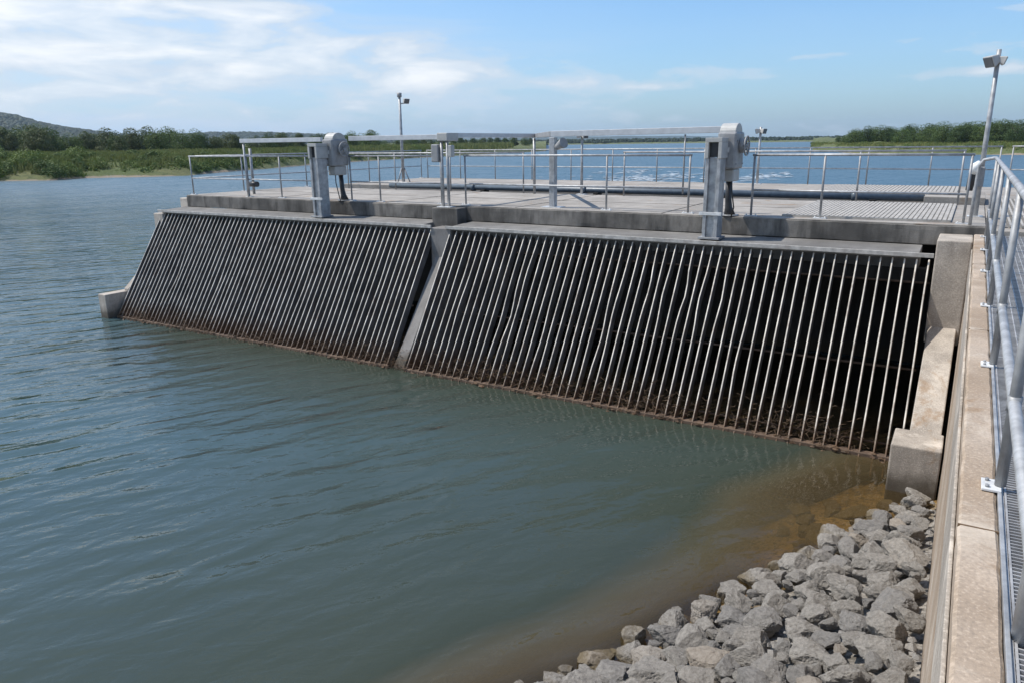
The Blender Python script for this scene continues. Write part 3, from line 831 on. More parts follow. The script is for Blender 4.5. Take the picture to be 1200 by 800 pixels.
# ------------------------------------------------------------------ lamp posts
def floodlight(p, face, s, parent):
    """a boxy lamp head: wedge housing with a glass front"""
    p = Vector(p); f = Vector(face).normalized(); sd_ = f.cross(Vector((0, 0, 1))).normalized(); u = sd_.cross(f).normalized()
    def q(a, b3, c): return p+f*(a*s)+sd_*(b3*s)+u*(c*s)
    vs_ = [q(-.5, -.35, -.3), q(-.5, .35, -.3), q(-.5, .35, .3), q(-.5, -.35, .3), q(.3, -.6, -.5), q(.3, .6, -.5), q(.3, .6, .5), q(.3, -.6, .5)]
    h = MB().add(vs_, [(0, 1, 2, 3), (7, 6, 5, 4), (0, 4, 5, 1), (1, 5, 6, 2), (2, 6, 7, 3), (3, 7, 4, 0)]).build('lamp_head', M['machine_pale'], parent, s*0.08)
    vs_ = [q(.31, -.52, -.42), q(.31, .52, -.42), q(.31, .52, .42), q(.31, -.52, .42), q(.345, -.5, -.4), q(.345, .5, -.4), q(.345, .5, .4), q(.345, -.5, .4)]
    MB().add(vs_, [(0, 1, 2, 3), (7, 6, 5, 4), (0, 4, 5, 1), (1, 5, 6, 2), (2, 6, 7, 3), (3, 7, 4, 0)]).build('lamp_glass', M['lens'], parent)


def lamp(x, y, z0, z1, label, r=0.03, heads=()):
    o = empty('lamp_post', (x, y, z0), label, 'lamp post', 'lamp posts on the intake deck')
    MB().tube([(x, y, z0), (x, y, (z0+z1)/2), (x, y, z1)], [r*1.15, r, r*0.9], 12).build('pole', M['galv'], o)
    MB().box(x-0.11, x+0.11, y-0.09, y+0.09, z0-0.002, z0+0.016).build('base_plate', M['galv_bright'], o)
    for dp_, fc, s in heads: floodlight(Vector((x, y, 0))+Vector(dp_), fc, s, o)
    return o


L1 = lamp(-15.9, 19.25, 2.872, 5.62, 'tall lamp post at the far left, small lamp bracketed to one side', 0.045, [((0.26, 0.0, 5.43), (0.75, -0.25, -0.35), 0.17)])
MB().cyl((-15.9, 19.25, 5.35), (-15.70, 19.25, 5.36), 0.018, 8).build('lamp_arm', M['galv_dull'], L1)
MB().cyl((-15.9, 19.25, 5.55), (-15.9, 19.25, 5.68), 0.075, 12).build('pole_cap', M['machine'], L1)
lg = MB()
for k in range(3):
    a = k*2*pi/3+0.3
    lg.cyl((-15.9+0.05*math.cos(a), 19.25+0.05*math.sin(a), 3.35), (-15.9+0.24*math.cos(a), 19.25+0.24*math.sin(a), 2.872), 0.02, 8)
lg.build('braces', M['galv_dull'], L1)
lamp(-8.0, 16.31, 2.884, 4.33, 'short lamp post behind the long overhead beam, two small lamps back to back', 0.03, [((-0.08, -0.02, 4.26), (-0.8, -0.3, -0.2), 0.14), ((0.08, -0.02, 4.26), (0.8, -0.3, -0.2), 0.14)])
lamp(-5.30, 22.2, 2.872, 4.45, 'short lamp post on the rear deck right of the nearer gate hoist, two lamps', 0.035, [((-0.085, -0.02, 4.34), (-0.8, -0.3, -0.2), 0.15), ((0.085, -0.02, 4.34), (0.8, -0.3, -0.2), 0.15)])
R1 = lamp(0.09, 14.0, 2.884, 5.38, 'tallest lamp post, right side behind the walkway rail, boxy floodlight on top', 0.035, [((-0.075, -0.06, 5.22), (-0.75, -0.55, -0.45), 0.18), ((0.06, -0.02, 5.22), (0.9, 0.1, -0.3), 0.13)])
MB().box(-0.06, 0.14, 13.86, 13.94, 3.35, 3.66).build('switch_box', M['galv_dull'], R1, 0.015)
MB().tube([(-0.04, 13.84, 3.30), (-0.02, 13.83, 3.55), (0.02, 13.84, 3.70)], [0.05, 0.055, 0.03], 12).build('cable_gland', M['black'], R1)
MB().tube([(-0.03, 13.80, 3.56), (0.0, 13.79, 3.66), (0.05, 13.82, 3.74)], [0.05, 0.075, 0.03], 12).build('white_cap', M['white'], R1)
vp = empty('valve_post', (-16.2, 13.45, 2.884), 'slim dark post with a small valve near its foot, by the left railing', 'valve')
MB().cyl((-16.2, 13.45, 2.884), (-16.2, 13.45, 4.05), 0.036, 12).build('post', M['galv_dull'], vp)
MB().cyl((-16.36, 13.45, 3.14), (-16.04, 13.45, 3.14), 0.07, 12).build('valve_body', M['black'], vp)

# ------------------------------------------------------------------ boulders of the bank
mr, t, b = new_mat('limestone_boulder')
oi = N(t, 'ShaderNodeObjectInfo')
tcn = N(t, 'ShaderNodeTexCoord')
P = tcn.outputs['Object']
addv = N(t, 'ShaderNodeVectorMath', operation='ADD'); t.links.new(P, addv.inputs[0]); t.links.new(oi.outputs['Location'], addv.inputs[1])
V = addv.outputs[0]
g1 = noise_tex(t, V, 5.0, 8, 0.68); g2 = noise_tex(t, V, 26, 7, 0.7); g3 = noise_tex(t, V, 90, 4, 0.6)
c = mixc(t, ramp(t, g1, [(0.3, 0.0), (0.7, 1.0)]), (0.165, 0.152, 0.136), (0.38, 0.35, 0.31))
c = mixc(t, math_node(t, 'MULTIPLY', ramp(t, g2, [(0.52, 0.0), (0.66, 1.0)]), 0.65), c, (0.47, 0.43, 0.375))
c = mixc(t, math_node(t, 'MULTIPLY', ramp(t, g3, [(0.36, 1.0), (0.48, 0.0)]), 0.5), c, (0.085, 0.08, 0.075))
c = mixc(t, math_node(t, 'MULTIPLY', ramp(t, oi.outputs['Random'], [(0.88, 0.0), (0.95, 1.0)]), 0.3), c, (0.40, 0.31, 0.22))
c = mixc(t, ramp(t, oi.outputs['Random'], [(0.0, 0.35), (0.35, 0.0)]), c, (0.13, 0.13, 0.135))
sp = N(t, 'ShaderNodeSeparateXYZ'); t.links.new(wcoord(t), sp.inputs[0])
wet = ramp(t, math_node(t, 'ADD', sp.outputs[2], math_node(t, 'MULTIPLY', math_node(t, 'SUBTRACT', g1, 0.5), 0.12)), [(0.0, 1.0), (0.06, 0.85), (0.14, 0.0)])
c = mixc(t, wet, c, (0.15, 0.115, 0.065))
t.links.new(c, b.inputs['Base Color']); b.inputs['Roughness'].default_value = 0.92; b.inputs['Specular IOR Level'].default_value = 0.25
hgt = math_node(t, 'ADD', math_node(t, 'MULTIPLY', g2, 0.7), math_node(t, 'MULTIPLY', g3, 0.3))
bump(t, b, hgt, 0.8, 0.03)

rock_meshes = []
for k in range(14):
    bm = bmesh.new(); bmesh.ops.create_icosphere(bm, subdivisions=5, radius=1.0)
    planes = []
    for q in range(random.randint(9, 13)):
        n = Vector((random.gauss(0, 1), random.gauss(0, 1), random.gauss(0, 1))).normalized()
        planes.append((n, random.uniform(0.50, 0.82)))
    so_ = Vector((k*7.3, 1.1, 4.2))
    for v in bm.verts:
        p = v.co.copy()
        for n, dd in planes:
            e = p.dot(n)-dd
            if e > 0: p -= n*e*0.97
        nn = p.normalized()
        p += nn*(0.10*noise.noise(p*1.6+so_)+0.07*noise.noise(p*3.7+so_)-0.055*abs(noise.noise(p*6.5+so_))+0.03*noise.noise(p*11+so_)+0.022*noise.noise(p*21+so_))
        v.co = p
    me = bpy.data.meshes.new('boulder'); bm.to_mesh(me); bm.free()
    me.materials.append(mr)
    rock_meshes.append(me)

placed = []


def rock(x, y, z, s, label, cat='boulder', group='boulders of the rock bank', flat=None):
    o = bpy.data.objects.new('boulder', random.choice(rock_meshes)); col.objects.link(o)
    o.location = (x, y, z)
    fl = flat or random.uniform(0.62, 0.85)
    o.scale = (s*random.uniform(0.9, 1.2), s*random.uniform(0.82, 1.05), s*fl)
    o.rotation_euler = (random.uniform(-0.35, 0.35), random.uniform(-0.35, 0.35), random.uniform(0, 2*pi))
    tag(o, label, cat, group)
    return o


def rock_label(x, y, s):
    d_ = -shore_d(x, y)
    size = 'large' if s > 0.15 else ('middling' if s > 0.095 else 'small')
    if x > -0.42: where = 'lying against the foot of the right wall'
    elif d_ < 0.22: where = 'at the water line of the rock bank'
    elif d_ < 0.8: where = 'just above the water line of the rock bank'
    else: where = 'in the middle of the rock bank'
    return f'{size} rough grey boulder {where}'


for s_lo, s_hi, tries, sep_ in ((0.14, 0.205, 1700, 0.78), (0.095, 0.135, 3000, 0.70), (0.05, 0.085, 3000, 0.72)):
    for q in range(tries):
        y = random.uniform(2.6, 9.25); x = random.uniform(-3.4, 0.0)
        s = random.uniform(s_lo, s_hi)
        d_ = shore_d(x, y)
        if d_ > -0.02 or x+s*0.80 > 0.09: continue
        if y+s > 9.33 and x > -0.65: continue
        if any((x-a)**2+(y-b3)**2 < (sep_*(s+c3))**2 for a, b3, c3 in placed): continue
        if len(placed) > 285: break
        placed.append((x, y, s))
        rock(x, y, bed_z(x, y)+0.10+s*0.20+(0.04 if s < 0.12 else 0), s, rock_label(x, y, s))
for q in range(60):
    y = random.uniform(4.0, 9.2); dd = random.uniform(0.1, 0.85) if y > 6 else random.uniform(0.05, 0.5); s = random.uniform(0.06, 0.15)
    p2 = S0+Sd*((y-S0.y)/Sd.y)+Sn*dd
    if any((p2.x-a)**2+(p2.y-b3)**2 < (0.8*(s+c3))**2 for a, b3, c3 in placed) or p2.y > 9.25: continue
    placed.append((p2.x, p2.y, s))
    rock(p2.x, p2.y, bed_z(p2.x, p2.y)+0.02, s, 'brown boulder under the shallow water beside the rock bank', 'boulder', 'sunken boulders in the shallows', 0.55)
for (x, y, s) in ((-1.55, 6.75, 0.2), (-2.5, 5.2, 0.24), (-1.05, 8.35, 0.16), (-2.0, 6.1, 0.18), (-0.95, 7.95, 0.2), (-1.75, 7.4, 0.22), (-2.9, 4.7, 0.2), (-0.75, 8.9, 0.18), (-1.3, 8.9, 0.2), (-2.2, 6.9, 0.2), (-1.0, 9.15, 0.14), (-3.2, 5.3, 0.2)):
    rock(x, y, bed_z(x, y)+0.03, s, 'brown boulder under the shallow water beside the rock bank', 'boulder', 'sunken boulders in the shallows', 0.5)
# grit between the boulders
mgr = M['conc_pier']
gm = MB()
for q in range(1500):
    y = random.uniform(2.6, 9.2); x = random.uniform(-3.2, 0.08)
    if shore_d(x, y) > 0.05: continue
    s = random.uniform(0.015, 0.05); z = bed_z(x, y)+0.05+random.uniform(0, 0.06)
    vs_ = [Vector((x, y, z))+Vector((math.cos(a), math.sin(a), 0))*s*random.uniform(0.7, 1.2)+Vector((0, 0, random.uniform(-.3, .3)*s)) for a in (0, 1.26, 2.5, 3.77, 5.0)]
    vs_ += [Vector((x, y, z+s*0.7)), Vector((x, y, z-s*0.6))]
    gm.add(vs_, [(k, (k+1) % 5, 5) for k in range(5)]+[((k+1) % 5, k, 6) for k in range(5)])
tag(gm.build('rubble', mr), 'broken stone chips between the boulders', 'rubble', None, 'stuff')

# ------------------------------------------------------------------ vegetation
def leafmat(name, c0, c1, c2, nscale=0.5):
    m, t, b = new_mat(name)
    oi = N(t, 'ShaderNodeObjectInfo')
    P = wcoord(t); n = noise_tex(t, P, nscale, 4, 0.6)
    c = mixc(t, ramp(t, n, [(0.35, 0.0), (0.65, 1.0)]), c0, c1)
    c = mixc(t, math_node(t, 'MULTIPLY', oi.outputs['Random'], 0.7), c, c2)
    t.links.new(c, b.inputs['Base Color']); b.inputs['Roughness'].default_value = 0.65
    b.inputs['Specular IOR Level'].default_value = 0.25
    tl = N(t, 'ShaderNodeBsdfTranslucent'); t.links.new(c, tl.inputs['Color'])
    mx = N(t, 'ShaderNodeMixShader'); mx.inputs[0].default_value = 0.22
    out = t.nodes['Material Output']
    t.links.new(b.outputs[0], mx.inputs[1]); t.links.new(tl.outputs[0], mx.inputs[2]); t.links.new(mx.outputs[0], out.inputs['Surface'])
    return m


LM = [leafmat('leaves_dark', (0.040, 0.072, 0.020), (0.070, 0.115, 0.032), (0.055, 0.085, 0.026)),
      leafmat('leaves_mid', (0.062, 0.105, 0.026), (0.105, 0.155, 0.044), (0.08, 0.115, 0.032)),
      leafmat('leaves_olive', (0.065, 0.090, 0.030), (0.11, 0.14, 0.048), (0.09, 0.105, 0.045))]
LB = leafmat('bush_leaves', (0.075, 0.125, 0.022), (0.15, 0.20, 0.045), (0.10, 0.14, 0.035), 0.9)
mbark = metal('bark', (0.07, 0.055, 0.04), 0.9, 0.0, 0.3)


def crown_mesh(name, seed, h, w, mat, nleaf=5200, leaf=0.27, base=0.0, lobes=11):
    rd = random.Random(seed)
    L = []
    for i in range(lobes):
        f = rd.random(); z = h*(base+0.12+0.62*f); rr = w*0.5*(0.9-0.75*abs(f-0.35))
        a = rd.uniform(0, 2*pi); q = rr*math.sqrt(rd.random())*0.8
        L.append((Vector((math.cos(a)*q, math.sin(a)*q, z)), w*rd.uniform(0.15, 0.26)))
    for i in range(5):
        a = i*1.257+rd.random(); L.append((Vector((math.cos(a)*w*0.27, math.sin(a)*w*0.27, h*rd.uniform(0.14, 0.3))), w*0.23))
    L.append((Vector((0, 0, h*0.80)), w*0.22)); L.append((Vector((0, 0, h*0.5)), w*0.36))
    vs_ = []; fs_ = []
    tot = sum(r*r for _, r in L)
    for c, r in L:
        for k in range(int(nleaf*r*r/tot)):
            n = Vector((rd.gauss(0, 1), rd.gauss(0, 1), rd.gauss(0, 1)+0.15)).normalized()
            rr = r*(rd.uniform(0.80, 1.07))*(1+0.30*noise.noise(n*2.3+c))
            p = c+Vector((n.x*rr, n.y*rr, n.z*rr*0.82))
            if p.z < 0.02: continue
            nn = (n*1.0+Vector((rd.gauss(0, 1), rd.gauss(0, 1), rd.gauss(0, 1)))*0.42).normalized()
            a = nn.orthogonal().normalized(); b3 = nn.cross(a)
            an = rd.uniform(0, 2*pi); a, b3 = a*math.cos(an)+b3*math.sin(an), b3*math.cos(an)-a*math.sin(an)
            s = leaf*rd.uniform(0.55, 1.25)
            i0 = len(vs_)
            vs_ += [p-a*s*0.5, p+b3*s*0.32, p+a*s*0.5, p-b3*s*0.32]
            fs_.append((i0, i0+1, i0+2, i0+3))
    me = bpy.data.meshes.new(name); me.from_pydata(vs_, [], fs_); me.materials.append(mat)
    return me


def trunk_mesh(seed, h, r):
    rd = random.Random(seed); m_ = MB()
    m_.tube([(0, 0, -0.3), (0.04*h*rd.uniform(-1, 1), 0, h*0.3), (0.05*h*rd.uniform(-1, 1), 0.03*h, h*0.75)], [r*1.3, r, r*0.35], 7)
    for k in range(5):
        a = rd.uniform(0, 2*pi); z = h*rd.uniform(0.22, 0.5)
        m_.tube([(0, 0, z), (math.cos(a)*h*0.13, math.sin(a)*h*0.13, z+h*0.15), (math.cos(a)*h*0.22, math.sin(a)*h*0.22, z+h*0.30)], [r*0.55, r*0.4, r*0.15], 5)
    me = bpy.data.meshes.new('trunk'); me.from_pydata(m_.v, [], m_.f); me.materials.append(mbark)
    return me


TREES = []
for k in range(9):
    h = 7.0; wd = [6.2, 7.5, 5.2, 6.8, 8.0, 5.6, 6.4, 7.2, 4.6][k]
    TREES.append((crown_mesh('crown', 100+k, h, wd, LM[k % 3], lobes=[10, 13, 8, 12, 15, 9, 11, 14, 8][k]), trunk_mesh(200+k, h, 0.16), k % 3, wd))


def tree(loc, scale, kind, label, group, wide=1.0):
    cm, tm, _, _ = TREES[kind]
    o = empty('tree', loc, label, 'tree', group, random.uniform(0, 2*pi)); o.scale = (scale*wide, scale*wide, scale)
    a = bpy.data.objects.new('crown', cm); col.objects.link(a); a.parent = o
    t_ = bpy.data.objects.new('trunk', tm); col.objects.link(t_); t_.parent = o
    return o


BUSH = [crown_mesh('bush', 300+k, 1.6, [2.4, 3.0, 2.0, 2.6][k], LB if k % 2 else LM[1], 1500, 0.15, 0.0, 8) for k in range(4)]


def bank_pts(pxs): return [at_z(px, py, 0.0) for px, py in pxs]


mbk, t, b = new_mat('grassy_bank')
P = wcoord(t); g1 = noise_tex(t, P, 0.12, 6, 0.65); g2 = noise_tex(t, P, 1.3, 6, 0.65); g3 = noise_tex(t, P, 6, 4, 0.6)
c = mixc(t, ramp(t, g1, [(0.4, 0.0), (0.6, 1.0)]), (0.075, 0.10, 0.026), (0.12, 0.125, 0.045))
c = mixc(t, ramp(t, g2, [(0.5, 0.0), (0.65, 0.7)]), c, (0.035, 0.055, 0.015))
sp = N(t, 'ShaderNodeSeparateXYZ'); t.links.new(P, sp.inputs[0])
c = mixc(t, ramp(t, math_node(t, 'ADD', sp.outputs[2], math_node(t, 'MULTIPLY', math_node(t, 'SUBTRACT', g1, 0.5), 1.6)), [(0.08, 1.0), (0.22, 0.0)]), c, (0.25, 0.20, 0.145))
t.links.new(c, b.inputs['Base Color']); b.inputs['Roughness'].default_value = 0.95
bump(t, b, g3, 1.0, 0.2)


def bank(name, pts, offs, heights, label):
    """pts: shoreline from left to right seen from the water; land lies to the far side"""
    P2 = [Vector((p.x, p.y)) for p in pts]
    dens = []
    for i in range(len(P2)-1):
        n = max(2, int((P2[i+1]-P2[i]).length/3.0)); n = min(n, 90)
        dens += [P2[i].lerp(P2[i+1], k/n) for k in range(n)]
    dens.append(P2[-1])
    vs_ = []
    for i, p in enumerate(dens):
        away = Vector((p.x, p.y)).normalized()
        for o_, h_ in zip(offs, heights):
            q = p+away*(o_+(1.6*noise.noise((p.x*0.11, p.y*0.11, 0)) if 0 <= o_ < 20 else 0))
            vs_.append((q.x, q.y, h_+(0.0 if h_ <= 0 else h_*0.28*noise.noise((q.x*0.13, q.y*0.13, 2)))))
    m_ = len(offs); fs_ = [(i*m_+k, (i+1)*m_+k, (i+1)*m_+k+1, i*m_+k+1) for i in range(len(dens)-1) for k in range(m_-1)]
    me = bpy.data.meshes.new(name); me.from_pydata(vs_, [], fs_); me.polygons.foreach_set('use_smooth', [True]*len(fs_)); me.materials.append(mbk)
    o = bpy.data.objects.new(name, me); col.objects.link(o); tag(o, label, None, None, 'structure')
    return dens


OFF = [-4, 0, 1.5, 4, 9, 18, 35, 80, 220, 700]; HT = [-0.7, 0.02, 0.5, 1.1, 1.8, 2.2, 2.5, 2.8, 3.2, 5.0]
lb = bank('river_bank', [Vector((-150, -60, 0)), Vector((-128, 10, 0))]+bank_pts([(0, 213), (60, 212), (100, 209), (160, 208), (220, 206), (300, 199), (400, 191), (480, 186), (560, 181.5), (640, 177.5)]), OFF, HT, 'grassy left river bank with a sandy edge')
rb = bank('lake_bank', bank_pts([(952, 176.5), (1000, 180), (1060, 181), (1130, 181.5), (1200, 182)])+[Vector((60, 185, 0)), Vector((140, 165, 0)), Vector((260, 120, 0))], OFF, HT, 'low grassy bank across the lake on the right')
fb = bank('lake_shore', [at_depth(380, 900), at_depth(560, 980), at_depth(700, 1000), at_depth(850, 980), at_depth(960, 960), at_depth(1100, 900), at_depth(1300, 900)], OFF, [h*0.8 for h in HT], 'low far bank beyond the lake')


def land_h(d):
    for i in range(len(OFF)-1):
        if OFF[i] <= d <= OFF[i+1]:
            f = (d-OFF[i])/(OFF[i+1]-OFF[i]); return HT[i]*(1-f)+HT[i+1]*f
    return HT[-1]


def inland(dens, f, d):
    p = dens[min(len(dens)-1, int(f*(len(dens)-1)))]
    q = p+p.normalized()*d
    return Vector((q.x, q.y, land_h(d)-0.15))


def depth_of(p): return float(np.dot(RW[:, :].T[2], np.array([p.x-CAM.x, p.y-CAM.y, p.z-CAM.z])))


LB_PX = [(0, 213), (60, 212), (100, 209), (160, 208), (220, 206), (300, 199), (400, 191), (480, 186), (560, 181.5), (640, 177.5)]
tb = [(-120, 90)]+[(px, depth_of(at_z(px, py, 0.0))) for px, py in LB_PX]+[(720, 420)]
RB_PX = [(952, 176.5), (1000, 180), (1060, 181), (1130, 181.5), (1200, 182)]
tr_ = [(900, 300)]+[(px, depth_of(at_z(px, py, 0.0))) for px, py in RB_PX]+[(1320, 150)]


def shore_dep(tab, px):
    return float(np.interp(px, [q[0] for q in tab], [q[1] for q in tab]))


SIZE = lambda s: 'tall' if s > 1.05 else ('middling' if s > 0.8 else 'low')
TONE = ['dark green', 'mid green', 'olive green']
# left-bank trees: columns across the photo, set back from the shore
for i in range(92):
    px = -70+i*7.6+random.uniform(-4, 4)
    back = random.choice([26, 34, 45, 60])+random.uniform(0, 10)
    dep_ = shore_dep(tb, px)
    p = at_depth(px, dep_+back, land_h(back)-0.2)
    s = random.uniform(0.72, 1.12)
    if 180 < px < 300: s *= 0.86
    if 60 < px < 110: s *= 0.85
    if px > 240: s *= 0.88+0.10*(px-240)/400
    s *= (dep_+back)/160*0.55+0.45
    s *= 0.90 if px < 200 else (0.86 if px < 300 else 0.72)
    if px > 440: s *= 0.62
    k = random.randrange(9)
    pos = 'at the far left' if px < 130 else ('left of the overhead beams' if px < 290 else ('behind the left railings' if px < 470 else 'far off along the bend of the river'))
    tree(p, s, k, f'{SIZE(s)} {TONE[TREES[k][2]]} tree on the left bank, {pos}', 'trees on the left bank', random.uniform(0.95, 1.3))
# right-bank trees
for i in range(54):
    px = 984+i*5.2+random.uniform(-3, 3)
    back = random.choice([14, 22, 32, 45])+random.uniform(0, 8)
    f = max(0, min(1, (px-984)/216))
    dep_ = shore_dep(tr_, px)
    p = at_depth(px, dep_+back, land_h(back)-0.2)
    s = (0.72+0.20*f)*random.uniform(0.85, 1.12)*(0.6 if px < 990 else 1)
    k = random.choice([0, 3, 6, 1, 4, 0, 3, 7])
    pos = 'at its left tip' if px < 1020 else ('along its middle' if px < 1110 else 'behind the tallest lamp post')
    tree(p, s, k, f'{SIZE(s)} {TONE[TREES[k][2]]} tree on the right bank, {pos}', 'trees on the right bank', random.uniform(1.0, 1.3))
# bushes along both shores
for i in range(120):
    px = -30+i*4.4+random.uniform(-4, 4)
    if 108 < px < 150 and random.random() < 0.7: continue
    dep_ = shore_dep(tb, px)
    back = random.uniform(0.8, 14)
    p = at_depth(px, dep_+back, land_h(back)-0.15)
    o = bpy.data.objects.new('bush', BUSH[i % 4]); col.objects.link(o); o.location = p
    s = random.uniform(0.6, 1.3)*(1.25 if px < 90 else 1.0); o.scale = (s*1.25, s*1.25, s); o.rotation_euler = (0, 0, random.uniform(0, 6))
    pos = 'at the far left' if px < 110 else ('left of the deck' if px < 220 else 'seen through the left railings')
    tag(o, f'{"large" if s > 0.95 else "small"} {"bright" if i % 2 else "dark"} green bush at the left water edge, {pos}', 'bush', 'bushes along the left water edge')
for i in range(26):
    px = 975+i*10+random.uniform(-4, 4)
    f = max(0, min(1, (px-984)/216)); dep_ = shore_dep(tr_, px)+random.uniform(4, 12)
    o = bpy.data.objects.new('bush', BUSH[i % 4]); col.objects.link(o); o.location = at_depth(px, dep_, land_h(6)-0.2)
    s = random.uniform(0.4, 0.8); o.scale = (s*1.4, s*1.4, s); o.rotation_euler = (0, 0, random.uniform(0, 6))
    tag(o, f'{"large" if s > 0.8 else "small"} {"bright" if i % 2 else "dark"} green bush low on the right bank before the trees', 'bush', 'bushes on the right bank')


# tall grass on the banks: one uncountable mass
mgs = leafmat('tall_grass', (0.14, 0.18, 0.042), (0.27, 0.26, 0.10), (0.17, 0.19, 0.055), 0.18)
def grassmass(name, gen, n, label, hh_=(0.5, 1.25)):
    vs_ = []; fs_ = []
    for q in range(n):
        r_g = gen()
        if r_g is None: continue
        p, k = r_g
        for e in range(3):
            a = random.uniform(0, 2*pi); h = random.uniform(*hh_)*k; w_ = 0.10*k*random.uniform(0.7, 1.6)
            x = p.x+random.uniform(-.4, .4)*k; y = p.y+random.uniform(-.4, .4)*k
            dx_, dy_ = math.cos(a)*w_, math.sin(a)*w_; lx, ly = random.uniform(-.25, .25)*h, random.uniform(-.25, .25)*h
            i0 = len(vs_)
            vs_ += [(x-dx_, y-dy_, p.z), (x+dx_, y+dy_, p.z), (x+lx+dx_*0.3, y+ly+dy_*0.3, p.z+h), (x+lx*0.8-dx_*0.3, y+ly*0.8-dy_*0.3, p.z+h*0.95)]
            fs_.append((i0, i0+1, i0+2, i0+3))
    me = bpy.data.meshes.new(name); me.from_pydata(vs_, [], fs_); me.materials.append(mgs)
    o = bpy.data.objects.new(name, me); col.objects.link(o); tag(o, label, 'grass', None, 'stuff')


def gl_():
    px = random.uniform(-60, 600)
    dep_ = shore_dep(tb, px)
    back = random.triangular(1.0, 42, 10)
    if 105 < px < 158 and back < 7 and random.random() < 0.8: return None
    return at_depth(px, dep_+back, land_h(back)-0.15), 1.0+dep_/400


def gr_():
    px = random.uniform(950, 1290); f = max(0, min(1, (px-984)/216)); back = random.triangular(1, 30, 8)
    return at_depth(px, shore_dep(tr_, px)+back, land_h(back)-0.15), 0.75


grassmass('bank_grass', gl_, 22000, 'tall yellow green grass covering the left bank')
grassmass('bank_grass', gr_, 6000, 'tall yellow green grass covering the right bank')

# low scrub that nobody could count, between the bushes
def scrub(name, gen, n, label, mat):
    vs_ = []; fs_ = []
    for q in range(n):
        g_ = gen()
        if g_ is None: continue
        p, k = g_
        R_ = k*random.uniform(0.5, 1.3); H_ = R_*random.uniform(0.7, 1.2)
        for e in range(46):
            n3 = Vector((random.gauss(0, 1), random.gauss(0, 1), abs(random.gauss(0, 1)))).normalized()
            c5 = p+Vector((n3.x*R_, n3.y*R_, n3.z*H_))*random.uniform(0.6, 1.1)
            nn = (n3+Vector((random.gauss(0, 1), random.gauss(0, 1), random.gauss(0, 1)))*0.6).normalized()
            a = nn.orthogonal().normalized(); b3 = nn.cross(a); s_ = 0.22*k*random.uniform(0.6, 1.4)
            i0 = len(vs_); vs_ += [c5-a*s_, c5+b3*s_*0.6, c5+a*s_, c5-b3*s_*0.6]; fs_.append((i0, i0+1, i0+2, i0+3))
    me = bpy.data.meshes.new(name); me.from_pydata(vs_, [], fs_); me.materials.append(mat)
    o = bpy.data.objects.new(name, me); col.objects.link(o); tag(o, label, 'scrub', None, 'stuff')


def sl_():
    px = random.uniform(-60, 560)
    dep_ = shore_dep(tb, px)
    back = random.triangular(0.4, 26, 2)
    if 105 < px < 158 and back < 6 and random.random() < 0.8: return None
    if noise.noise((px*0.03, back*0.2, 5.5)) < -0.25: return None
    return at_depth(px, dep_+back, land_h(back)-0.2), 0.9


def sr_():
    px = random.uniform(955, 1290); f = max(0, min(1, (px-984)/216)); back = random.triangular(0.5, 25, 12)
    if noise.noise((px*0.03, back*0.2, 8.5)) < 0.0: return None
    return at_depth(px, shore_dep(tr_, px)+back, land_h(back)-0.2), 0.8


scrub('bank_scrub', sl_, 2600, 'mixed green scrub covering the left bank', LB)
scrub('bank_scrub', sr_, 500, 'patchy green scrub on the right bank', LB)

# stones on the bare patch of the left bank
sm = MB()
for q in range(420):
    px = random.uniform(100, 165); back = random.uniform(-0.5, 6)
    dep_ = shore_dep(tb, px)
    p = at_depth(px, dep_+back, max(0.0, land_h(max(0, back))))
    s = random.uniform(0.12, 0.4)
    vs_ = [p+Vector((math.cos(a), math.sin(a), 0))*s*random.uniform(0.7, 1.2) for a in (0, 1.26, 2.5, 3.77, 5.0)]+[p+Vector((0, 0, s*0.8)), p-Vector((0, 0, s*0.5))]
    sm.add(vs_, [(k, (k+1) % 5, 5) for k in range(5)]+[((k+1) % 5, k, 6) for k in range(5)])
tag(sm.build('bank_stones', mr), 'pale rubble stones on the bare patch of the left bank', 'stones', None, 'stuff')

# ------------------------------------------------------------------ far woods and hills
mh = leafmat('far_wood', (0.012, 0.026, 0.011), (0.024, 0.042, 0.017), (0.02, 0.034, 0.014), 0.02)


